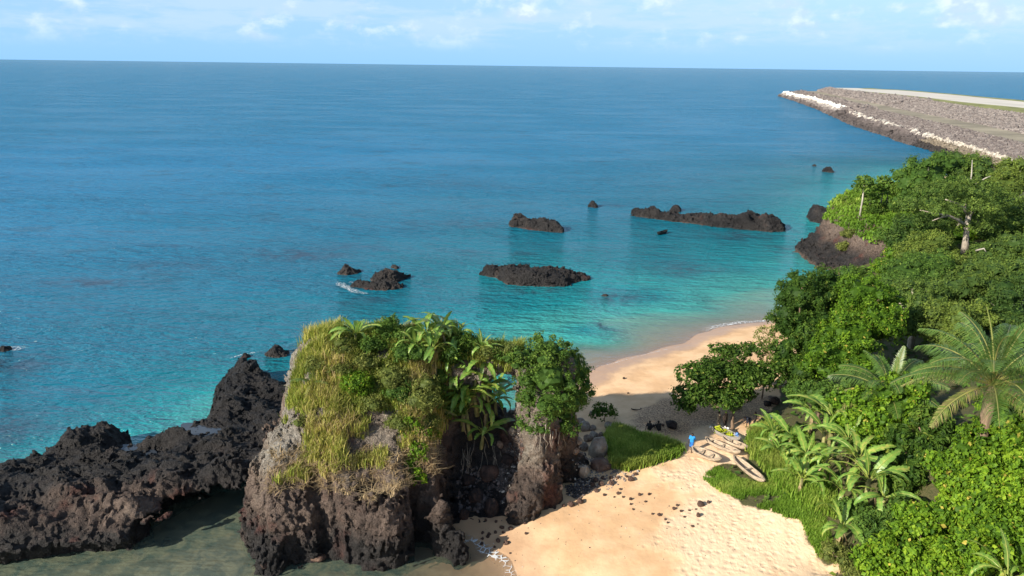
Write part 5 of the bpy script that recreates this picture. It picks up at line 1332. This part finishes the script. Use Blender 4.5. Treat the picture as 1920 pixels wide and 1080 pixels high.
st = [(70,590,16,14),(120,575,14,12),(240,545,20,16),(170,540,24,13),(140,640,20,18),(205,660,22,18),(350,505,13,11),(360,585,13,11),(235,740,9,7),(215,430,20,16),(655,365,13,16),(715,360,30,22),(785,335,26,25),(910,250,20,17),(975,285,15,9),(1080,270,15,13),
      (1100,240,13,7),(1050,300,8,8),(1120,300,11,8),(1180,315,13,14),(1250,280,12,14),(1325,278,14,10),(1295,335,11,8),(1180,355,10,10),(1200,397,11,7),(1350,432,12,9),(1405,440,17,13),(1450,475,11,8),(1470,500,9,9),(1520,390,16,14),(1545,365,12,10),(1575,410,14,10),
      (1730,355,30,24),(1790,340,14,14),(1710,440,20,22),(1600,455,10,9),(1640,405,12,6),(1665,530,14,8),(1185,160,26,22),(1215,120,20,12),(1080,150,16,13),(1025,150,18,12),(905,165,22,22),(1030,190,24,20),(950,195,26,22),(880,205,20,22),(960,150,17,14),(1150,140,12,10),(1705,512,7,5),(1690,395,8,7),
      (125,490,12,14),(45,480,12,10),(60,610,15,12),(20,580,14,12),(20,625,14,12),(115,690,10,12),(15,665,16,10),(180,575,12,10),(240,385,16,14)]
def reg(u, v):
    if u < 380 and v > 470: return 'wet reddish stone at the edge of the cove below the recess'
    if u < 380: return 'dark stone on the strip of sand in the recess'
    if u < 830: return 'rounded stone on the sand just right of the pillar foot'
    if v < 235: return 'brown stone in the row along the foot of the boulder pile'
    if u < 1320 and v < 410: return 'small brown stone in the scatter below the grass patch'
    return 'stone lying among the footprints on the open sand'
for u, v, w, h in st:
    big = {(715,360): 'largest rounded boulder on the sand right of the pillar foot', (785,335): 'second rounded boulder right beside the largest, casting a shadow', (1730,355): 'largest brown stone among the footprints on the open sand', (1710,440): 'upright dark stone just below the largest one among the footprints', (1185,160): 'broad stone at the right end of the row below the grass', (240,545): 'shiny wet red-brown stone on its own above the cove edge'}.get((u, v))
    boulder(900 + u * .2396, 860 + v * .2396, w * .2396, h * .2396, B_BROWN if u > 380 or v > 470 else B_DARK, big or reg(u, v), SG2, 'stone', 'stone')
boulder(1170, 709, 3, 2.5, B_DARK, 'tiny black stone alone on the far beach', None, 'stone', 'stone')
boulder(1178, 737, 2, 1.6, B_DARK, 'tiny dark stone on the shaded sand', None, 'stone', 'stone')
FB = 'boulders in the shade behind the almond tree'
for a, c, w, h, s_, l in ((1462,722,11,7,B_PALE,'pale rock half hidden behind the spreading tree'),(1455,752,9,8,B_DARK,'round dark rock in the shade right of the tree'),(1440,757,8,6,B_DARK,'smaller dark rock in the shade beside the round one'),(1446,747,7,4,B_PALE,'flat sunlit stone on top of the shaded bank'),(1375,763,16,5,B_PALE,'long pale slab lying under the tree'),(1480,735,8,6,B_BROWN,'brown rock by the banana leaves')):
    boulder(a, c, w, h, s_, l, FB)
# tan-stained knobs of rock along the waterline of the lava shelf
for a, c, w, h, l in ((30,1058,11,12,'left-most tan knob of rock at the waterline of the lava shelf'),(180,1043,11,18,'tall tan knob of rock at the waterline, first of the middle group'),(228,1040,8,12,'small tan knob between the two tall ones'),(262,1040,12,16,'widest tan knob in the middle group at the waterline'),(310,1018,10,9,'tan rock standing in the water before the cave mouth'),(497,1058,10,10,'tan rock at the left foot of the outcrop'),(595,1048,16,7,'long low tan ledge at the foot of the outcrop')):
    boulder(a, c, w, h, B_PALE if 'tall' in l or 'widest' in l else B_BROWN, l, 'tan rocks along the cove waterline')
def pebbles(poly, n, s0, s1, seed, mesh_tone, label, bv=None):
    q = scatter_poly(poly, n, seed); r = np.random.default_rng(seed); cv, cf = cube_pts(); P = []
    for x, y in q:
        d = down(x, y, bv, 6.0 if bv is None else 3.0)
        P.append(d if d is not None else (x, y, 0))
    P = np.array(P); n = len(P); Q = np.linalg.qr(r.normal(size=(n, 3, 3)))[0]
    s = (s0 + (s1 - s0) * r.random((n, 1, 1)) ** 2) * (.6 + .5 * r.random((n, 1, 3)))
    V = (cv[None] * (.75 + .4 * r.random((n, 8, 3))) * s) @ Q + P[:, None]; F = (cf[None] + np.arange(n)[:, None, None] * 8).reshape(-1, 4)
    T = np.repeat(mesh_tone(r.random(n)), 8)
    return tag(link('pebbles', mesh_np('pebbles', V.reshape(-1, 3), F, {'tint': T}), M_STONE), label, 'pebbles', kind='stuff')
dk = lambda r: .02 + .30 * r + .5 * (r > .93)
pebbles(wp(((1060,905),(1085,888),(1110,900),(1118,915),(1100,925),(1085,935),(1062,925)), 1.0), 900, .03, .10, 1, dk, 'bank of black gravel right of the pillar foot')
pebbles(wp(((930,935),(960,905),(985,895),(985,920),(960,945),(940,955)), .6), 900, .03, .10, 2, dk, 'bank of black gravel left of the pillar foot')
pebbles(wp(((905,1030),(900,985),(930,940),(1100,930),(1260,900),(1420,960),(1390,1060),(1000,1080)), 1.1), 210, .012, .045, 3, dk, 'specks of dark pebble strewn over the near sand')
pebbles(wp(((1070,900),(1080,850),(1120,850),(1160,885),(1200,890),(1150,915),(1100,925)), 1.2), 420, .03, .12, 4, lambda r: .25 + .4 * r, 'small brown rubble between the boulders and the sand')
pebbles([(-4.5,56),(-4,51),(-1,51),(.5,52.5),(.8,56)], 900, .04, .16, 5, lambda r: .02 + .34 * r, 'loose dark rubble in the shaded recess of the outcrop', BV_OUT)

# bits on the beach
p = spx(1193, 767)
V, F = tube_np([(math.cos(a) * .48, math.sin(a) * .28, .05 + .02 * math.sin(a * 2)) for a in np.linspace(rad(160), rad(380), 16)], [.03] + [.055] * 14 + [.03], 7)
tag(link('curved_piece', mesh_np('curved_piece', V, clean_quads(F), smooth=True), simple('black_piece', (0.02, 0.018, 0.016), .7, .3, 8), None, p, (0, 0, .1)), 'dark curved piece lying on the shaded far sand, open to the sea', 'curved_piece')  # plain black arc, what it is made of is unknown
p = spx(1193, 1002); bt_ = empty('plastic_bottle', tuple(p + [0, 0, .035]), (0, rad(90), .35)); tag(bt_, 'clear bluish plastic bottle lying on the near sand', 'bottle')
zz = [(0, .0), (0, .035), (.02, .04), (.16, .04), (.21, .016), (.235, .014)]
V, F = tube_np([(0, 0, z) for z, _ in zz], [max(.002, r_) for _, r_ in zz], 10); link('bottle_body', mesh_np('bottle_body', V, clean_quads(F), smooth=True), simple('clear_blue_plastic', (0.45, 0.60, 0.68), .2, .1, 20, 0, .6), bt_)
V, F = tube_np([(0, 0, .235), (0, 0, .255)], [.017, .017], 10); link('cap', mesh_np('cap', V, clean_quads(F)), simple('blue_cap', (0.03, 0.15, 0.5), .4, .1, 20), bt_)

# ================================================================ DUGOUT CANOES
def mat_wood(name, a, b):
    t = NT(name); n = t.noise(3, 6, .65, t.map((.6, 6, 6))); n2 = t.noise(1.2, 4, .6)
    col = t.mix(t.rng(n, .35, .65), a, b); col = t.mix(t.rng(n2, .55, .75, 0, .5), col, tuple(x * .5 for x in a))
    return t.fin(col, .85, t.bump(n, .6, .03), .25)
W_PALE = mat_wood('sunbleached_wood', (0.24, 0.175, 0.12), (0.50, 0.40, 0.29))
W_GREY = mat_wood('grey_weathered_wood', (0.19, 0.17, 0.15), (0.33, 0.30, 0.26))
W_BLACK = mat_wood('tarred_wood', (0.018, 0.018, 0.02), (0.04, 0.038, 0.036))
def hull_mesh(L, W, H, th=.045, rake=.22):
    n, m = 22, 9; t = np.linspace(-1, 1, n)
    def shell(w, h, inset, z0):
        V = []
        for u in t:
            a = (1 - abs(u) ** 3.6) ** .8 if abs(u) < 1 else 0; a = max(a, .10)
            sh = rake * abs(u) ** 3 * H
            for k in range(m):
                f = -1 + 2 * k / (m - 1); ang = f * math.pi / 2
                V.append((u * (L / 2 - inset), math.sin(ang) * w / 2 * a, z0 + sh + (h - z0) - (h - z0) * (math.cos(ang) ** .7 if abs(f) < 1 else 0) * (a ** .5)))
        return np.array(V)
    A = shell(W, H, 0, 0); B = shell(W - 2 * th, H, L * .055, th * 1.3)
    I = np.arange(n * m).reshape(n, m); F = []
    q = np.stack([I[:-1, :-1].ravel(), I[1:, :-1].ravel(), I[1:, 1:].ravel(), I[:-1, 1:].ravel()], 1)
    J = I + n * m; q2 = np.stack([J[:-1, :-1].ravel(), J[:-1, 1:].ravel(), J[1:, 1:].ravel(), J[1:, :-1].ravel()], 1)
    rim = []
    for i in range(n - 1): rim += [(I[i, 0], J[i, 0], J[i + 1, 0], I[i + 1, 0]), (I[i + 1, -1], J[i + 1, -1], J[i, -1], I[i, -1])]
    for i in (0, n - 1):
        for k in range(m - 1): rim.append((I[i, k], I[i, k + 1], J[i, k + 1], J[i, k]) if i == 0 else (I[i, k + 1], I[i, k], J[i, k], J[i, k + 1]))
    return mesh_np('hull', np.vstack([A, B]), np.vstack([q, q2, np.array(rim)]))
def board(name, L, W, T_, mat, parent, loc, rot=(0, 0, 0)):
    cv, cf = cube_pts(); return link(name, mesh_np(name, cv * [L / 2, W / 2, T_ / 2], cf), mat, parent, loc, rot)
def canoe(a, b, z, W, H, mat, label, seats=2, group='dugout canoes drawn up on the sand', roll=0.0, water=False, name='dugout_canoe'):
    pa, pb = (G(*a, 0), G(*b, 0)) if water else (spx(*a), spx(*b))
    mid = (pa + pb) / 2; d = pb - pa; L = np.linalg.norm(d[:2]); yaw = math.atan2(d[1], d[0]); pit = -math.atan2(d[2], L)
    o = empty(name, tuple(mid + [0, 0, z]), (roll, pit, yaw)); tag(o, label, 'canoe', group)
    link('hull', hull_mesh(L, W, H), mat, o)
    for i in range(seats):
        board('thwart', .14, W * .80, .03, mat, o, ((i - (seats - 1) / 2) * L * .32, 0, H * .88))
    return o, L
canoe((1297,849), (1352,873), .12, 1.1, .46, W_PALE, 'widest sun-bleached dugout canoe, its bow beside the person in blue', 2, roll=.05)
canoe((1322,832), (1388,860), .14, .8, .46, W_PALE, 'long narrow dugout canoe between two others, sun-bleached', 3)
canoe((1353,829), (1402,850), .12, .75, .44, W_PALE, 'pale dugout canoe with its far end lost in the tall grass', 2)
canoe((1334,810), (1388,836), .10, 1.15, .58, W_GREY, 'grey dugout canoe loaded with yellow-green bunches near the tree', 1)
canoe((1374,866), (1432,915), .14, .92, .46, W_PALE, 'lone dugout canoe nearest the camera, lying against the grass', 1, roll=-.05)
o, L = canoe((1232,441), (1251,436), -.15, .9, .7, W_BLACK, 'small black boat afloat in the bay in front of the long reef', 2, None, 0, True, 'rowing_boat')
o['category'] = 'boat'
M_BUNCH = mat_leaf('unripe_bananas', [(0, (0.20, 0.30, 0.02)), (.6, (0.42, 0.46, 0.03)), (1, (0.62, 0.55, 0.05))], .1)
rr = random.Random(4); cA, cB = spx(1334, 810), spx(1388, 836)
V, F = [], []
kk = 0
for i in range(46):
    a = i * .9; th = rr.uniform(.8, 1.2); pts = [(.10 * math.cos(a), .10 * math.sin(a), .02 * i / 3 - .05), (.17 * math.cos(a), .17 * math.sin(a), .02 * i / 3), (.18 * math.cos(a), .18 * math.sin(a), .02 * i / 3 + .11)]
    v, f = tube_np(pts, [.018, .03, .008], 5); V.append(v); F.append(f + kk); kk += len(v)
Vb = np.concatenate(V); bm_ = mesh_np('banana_bunch', Vb, clean_quads(np.concatenate(F)), {'tint': np.random.default_rng(1).random(len(Vb))}, smooth=True); bm_.materials.append(M_BUNCH)
for i in range(11):
    u = .08 + .62 * i / 10; q = cA + (cB - cA) * u
    tag(link('banana_bunch', bm_, None, None, (q[0] + rr.uniform(-.2, .2), q[1] + rr.uniform(-.2, .2), q[2] + .42 + rr.uniform(0, .1)), (rr.uniform(.9, 1.9), rr.uniform(-.3, .3), rr.uniform(0, 6.28)), (1.3,) * 3),
        'bunch of yellow-green bananas lying in the grey dugout', 'bananas', 'banana bunches in the grey dugout')
q = cA + (cB - cA) * .02
tag(link('sack', mesh_np('sack', boulder_mesh(5, .7) * [.32, .22, .2], [tuple(dict.fromkeys(f)) for f in ICOF.tolist()], smooth=True), simple('white_sacking', (0.7, 0.7, 0.68), .8, .1, 9, .02), None, tuple(q + [0, 0, .52])), 'white bundle at the near end of the loaded grey dugout', 'sack')
q = spx(1441, 786)
tag(link('sack', mesh_np('sack', boulder_mesh(8, .7) * [.42, .32, .34], [tuple(dict.fromkeys(f)) for f in ICOF.tolist()], smooth=True), simple('pale_sacking', (0.6, 0.62, 0.64), .8, .1, 9, .02), None, tuple(q + [0, 0, .25])), 'pale bundle on the shaded ground right of the tree', 'sack')

# ================================================================ PEOPLE
SKIN = simple('dark_skin', (0.055, 0.030, 0.020), .55, .1, 10); HAIR = simple('black_hair', (0.010, 0.009, 0.009), .8, .2, 40)
def cloth(n, c): return simple(n, c, .85, .12, 14, .01)
def figure(pose):
    J = {k: np.array(v, float) for k, v in pose.items()}
    caps = []
    def c(a, b, ra, rb, tg): caps.append((J[a] if isinstance(a, str) else np.array(a, float), J[b] if isinstance(b, str) else np.array(b, float), ra, rb, tg))
    pel, ch, nk, hd = J['pelvis'], J['chest'], J['neck'], J['head']
    sR = J['shR']; sL = J['shL']; ax = unit(sL - sR)
    for s in (-1, 1): c(pel + ax * s * .07, ch - (ch - pel) * .35 + ax * s * .05, .105, .10, 'torso'); c(ch - (ch - pel) * .35 + ax * s * .05, ch + ax * s * .08, .10, .105, 'torso')
    c('shR', 'shL', .065, .065, 'torso'); c('neck', hd - (hd - nk) * .3, .055, .05, 'neck')
    up = unit(hd - nk); fw = J['face']; fw = unit(fw - (fw @ up) * up)
    c(hd - up * .02, hd + up * .05 - fw * .015, .082, .092, 'head'); c(hd - up * .075 + fw * .035, hd - up * .03 + fw * .02, .045, .07, 'head')
    c(hd + fw * .085 - up * .005, hd + fw * .10 - up * .03, .011, .016, 'head')           # nose
    for s in (-1, 1): c(hd + ax * s * .082 - up * .005, hd + ax * s * .088 + up * .02, .015, .018, 'head')
    for S, s in (('R', -1), ('L', 1)):
        c('sh' + S, 'el' + S, .052, .040, 'uarm'); c('el' + S, 'wr' + S, .040, .026, 'farm')
        d = unit(J['wr' + S] - J['el' + S]); p0 = J['wr' + S]; sd = unit(np.cross(d, ax) + 1e-3)
        c(p0, p0 + d * .07, .026, .030, 'hand'); 
        for k, (L_, o) in enumerate(((.070, -.030), (.080, -.010), (.075, .010), (.060, .028))):
            b = p0 + d * .085 + sd * o; m_ = b + d * L_ * .55; cu = unit(d - ax * s * .6); c(b, m_, .010, .009, 'hand'); c(m_, m_ + cu * L_ * .5, .009, .008, 'hand')
        b = p0 + d * .03 - sd * .028; c(b, b + unit(d - sd * 1.1) * .05, .012, .009, 'hand')
        c(pel + ax * s * .085 - up * .02, 'kn' + S, .088, .058, 'thigh'); c('kn' + S, 'an' + S, .056, .036, 'calf')
        c('an' + S, J['an' + S] + J['toe'] * .16 + [0, 0, -.045], .036, .026, 'foot')
    return caps
def sdf_mesh(name, caps, h, grow, k, mat, parent, cut=None, pad=.0):
    P = np.concatenate([[a, b] for a, b, *_ in caps]); R_ = max(c[3] for c in caps) + max(c[2] for c in caps)
    lo = P.min(0) - .16 - grow; hi = P.max(0) + .16 + grow; X, Y, Z = grid3(lo, hi, h)
    f = np.full((X.shape[0], Y.shape[1], Z.shape[2]), .5, np.float32)
    for a, b, ra, rb, tg in caps:
        mx = max(ra, rb) + grow + .07; l = np.minimum(a, b) - mx; u = np.maximum(a, b) + mx
        i0 = np.clip(((l - lo) / h).astype(int), 0, None); i1 = np.clip(((u - lo) / h).astype(int) + 2, None, f.shape)
        sl = tuple(slice(p, q) for p, q in zip(i0, i1))
        d = capsule(X[sl[0]], Y[:, sl[1]], Z[:, :, sl[2]], a, b, ra + grow, rb + grow)
        f[sl] = smin(f[sl], d, k if tg not in ('hand',) else .006)
    if cut is not None: f = np.maximum(f, cut(X, Y, Z)).astype(np.float32)
    f[0] = f[-1] = .5; f[:, 0] = f[:, -1] = .5; f[:, :, 0] = f[:, :, -1] = .5
    V, F = surface_nets(f, lo, h); me = mesh_np(name, V, F, smooth=True)
    return link(name, me, mat, parent)
def person(loc, yaw, pose, label, top=None, bottom=None, wrap=None, scale=1.0, lift=0.0):
    o = empty('person', tuple(np.array(loc) + [0, 0, lift]), (0, 0, yaw), (scale,) * 3); tag(o, label, 'person')
    cp = figure(pose); sdf_mesh('body', cp, .0125, 0, .035, SKIN, o)
    hd, nk = np.array(pose['head'], float), np.array(pose['neck'], float); up = unit(hd - nk); fw = np.array(pose['face'], float)
    sdf_mesh('hair', [(hd + up * .02 - fw * .03, hd + up * .065 - fw * .02, .085, .090, 'head')], .014, 0, .02, HAIR, o)
    if top: sdf_mesh('shirt', [c for c in cp if c[4] == 'torso'] + [(c[0], c[0] + (c[1] - c[0]) * .75, c[2], c[3] + .008, 'u') for c in cp if c[4] == 'uarm'], .018, .022, .04, top, o)
    if bottom: sdf_mesh('shorts', [(c[0], c[0] + (c[1] - c[0]) * .25, c[2], c[3], 't') for c in cp if c[4] == 'torso'][:1] + [(c[0], c[0] + (c[1] - c[0]) * .92, c[2], c[3] + .02, 't') for c in cp if c[4] == 'thigh'], .018, .02, .04, bottom, o)
    if wrap: sdf_mesh('wrap', [c for c in cp if c[4] == 'torso'] + [(c[0], c[1], c[2] + .02, c[3] + .05, 't') for c in cp if c[4] == 'thigh'] + [(c[0], c[0] + (c[1] - c[0]) * .4, c[2] + .05, c[3] + .05, 't') for c in cp if c[4] == 'calf'], .02, .03, .10, wrap, o)
    return o
# +Y is the way a figure faces
STAND = dict(pelvis=(0,0,.95), chest=(0,.01,1.28), neck=(0,.01,1.44), head=(0,.03,1.60), face=(0,1,0), shR=(-.18,0,1.40), shL=(.18,0,1.40), elR=(-.25,-.03,1.12), elL=(.25,-.02,1.12), wrR=(-.24,.08,.88), wrL=(.25,.10,.89),
             knR=(-.10,.03,.50), anR=(-.11,-.02,.075), knL=(.10,.05,.50), anL=(.12,.04,.075), toe=(0,1,0))
WALK = dict(STAND, knR=(-.09,.18,.53), anR=(-.10,.24,.09), knL=(.09,.04,.49), anL=(.10,-.26,.13), elR=(-.24,-.12,1.14), wrR=(-.23,-.10,.88), elL=(.24,.06,1.13), wrL=(.22,.24,.95))
SIT = dict(pelvis=(0,0,.11), chest=(0,.06,.46), neck=(0,.12,.61), head=(0,.19,.76), face=(0,1,-.25), shR=(-.17,.09,.58), shL=(.17,.09,.58), elR=(-.24,.25,.40), elL=(.24,.25,.40), wrR=(-.12,.44,.47), wrL=(.10,.46,.46),
           knR=(-.16,.42,.44), anR=(-.13,.62,.07), knL=(.16,.44,.43), anL=(.13,.66,.07), toe=(0,1,0))
SITL = dict(SIT, chest=(0,-.02,.47), neck=(0,.0,.62), head=(0,.05,.78), face=(0,1,0), shR=(-.17,-.01,.59), shL=(.17,-.01,.59), elR=(-.25,-.12,.34), wrR=(-.24,-.20,.08), elL=(.22,.16,.42), wrL=(.17,.38,.50))
BEND = dict(pelvis=(0,-.15,.88), chest=(0,.16,1.02), neck=(0,.29,1.08), head=(0,.42,1.10), face=(0,.7,-.7), shR=(-.18,.24,1.04), shL=(.18,.24,1.04), elR=(-.20,.36,.80), elL=(.20,.38,.80), wrR=(-.10,.46,.58), wrL=(.10,.48,.58),
            knR=(-.11,-.05,.47), anR=(-.12,-.12,.075), knL=(.11,.06,.48), anL=(.12,.06,.075), toe=(0,1,0))
person(spx(1296,846), 2.6, WALK, 'person in a blue shirt and blue shorts walking on the sand beside the dugouts', cloth('blue_shirt', (0.02, 0.22, 0.55)), cloth('blue_shorts', (0.02, 0.12, 0.36)))
person(spx(1217,806), -.9, SITL, 'person in dark clothes sitting in the shade at the left, leaning back', cloth('black_shirt', (0.018, 0.018, 0.02)), cloth('dark_trousers', (0.02, 0.02, 0.026)))
person(spx(1236,807), .4, SIT, 'person in dark clothes sitting hunched beside the dark boulder', cloth('charcoal_shirt', (0.022, 0.02, 0.02)), cloth('charcoal_shorts', (0.02, 0.02, 0.022)))
person(spx(1346,802), 1.6, STAND, 'person wrapped in tan cloth standing under the tree', None, None, cloth('tan_wrap', (0.36, 0.26, 0.17)))
person(spx(1358,804), -2.6, STAND, 'person in dark clothes standing next to the one in tan cloth', cloth('brown_shirt', (0.04, 0.028, 0.022)), cloth('brown_shorts', (0.035, 0.028, 0.025)))
person(spx(1363,812), 2.2, SIT, 'person in a white shirt sitting at the tree foot by the loaded dugout', cloth('white_shirt', (0.62, 0.62, 0.62)), cloth('grey_shorts', (0.10, 0.10, 0.11)))
person(spx(1383,828), 1.2, SIT, 'person in blue and white crouching at the end of the loaded dugout', cloth('pale_blue_shirt', (0.12, 0.25, 0.55)), cloth('pale_shorts', (0.5, 0.5, 0.5)), scale=.9, lift=.3)
person(spx(1402,802), 1.9, BEND, 'person in dark clothes bending forward in the shade right of the tree', cloth('navy_shirt', (0.02, 0.022, 0.035)), cloth('navy_shorts', (0.02, 0.02, 0.03)))
person(spx(1414,803), 1.2, STAND, 'person in black standing behind the bending one', cloth('black_top', (0.015, 0.015, 0.016)), cloth('black_trousers', (0.018, 0.018, 0.02)), scale=.95)
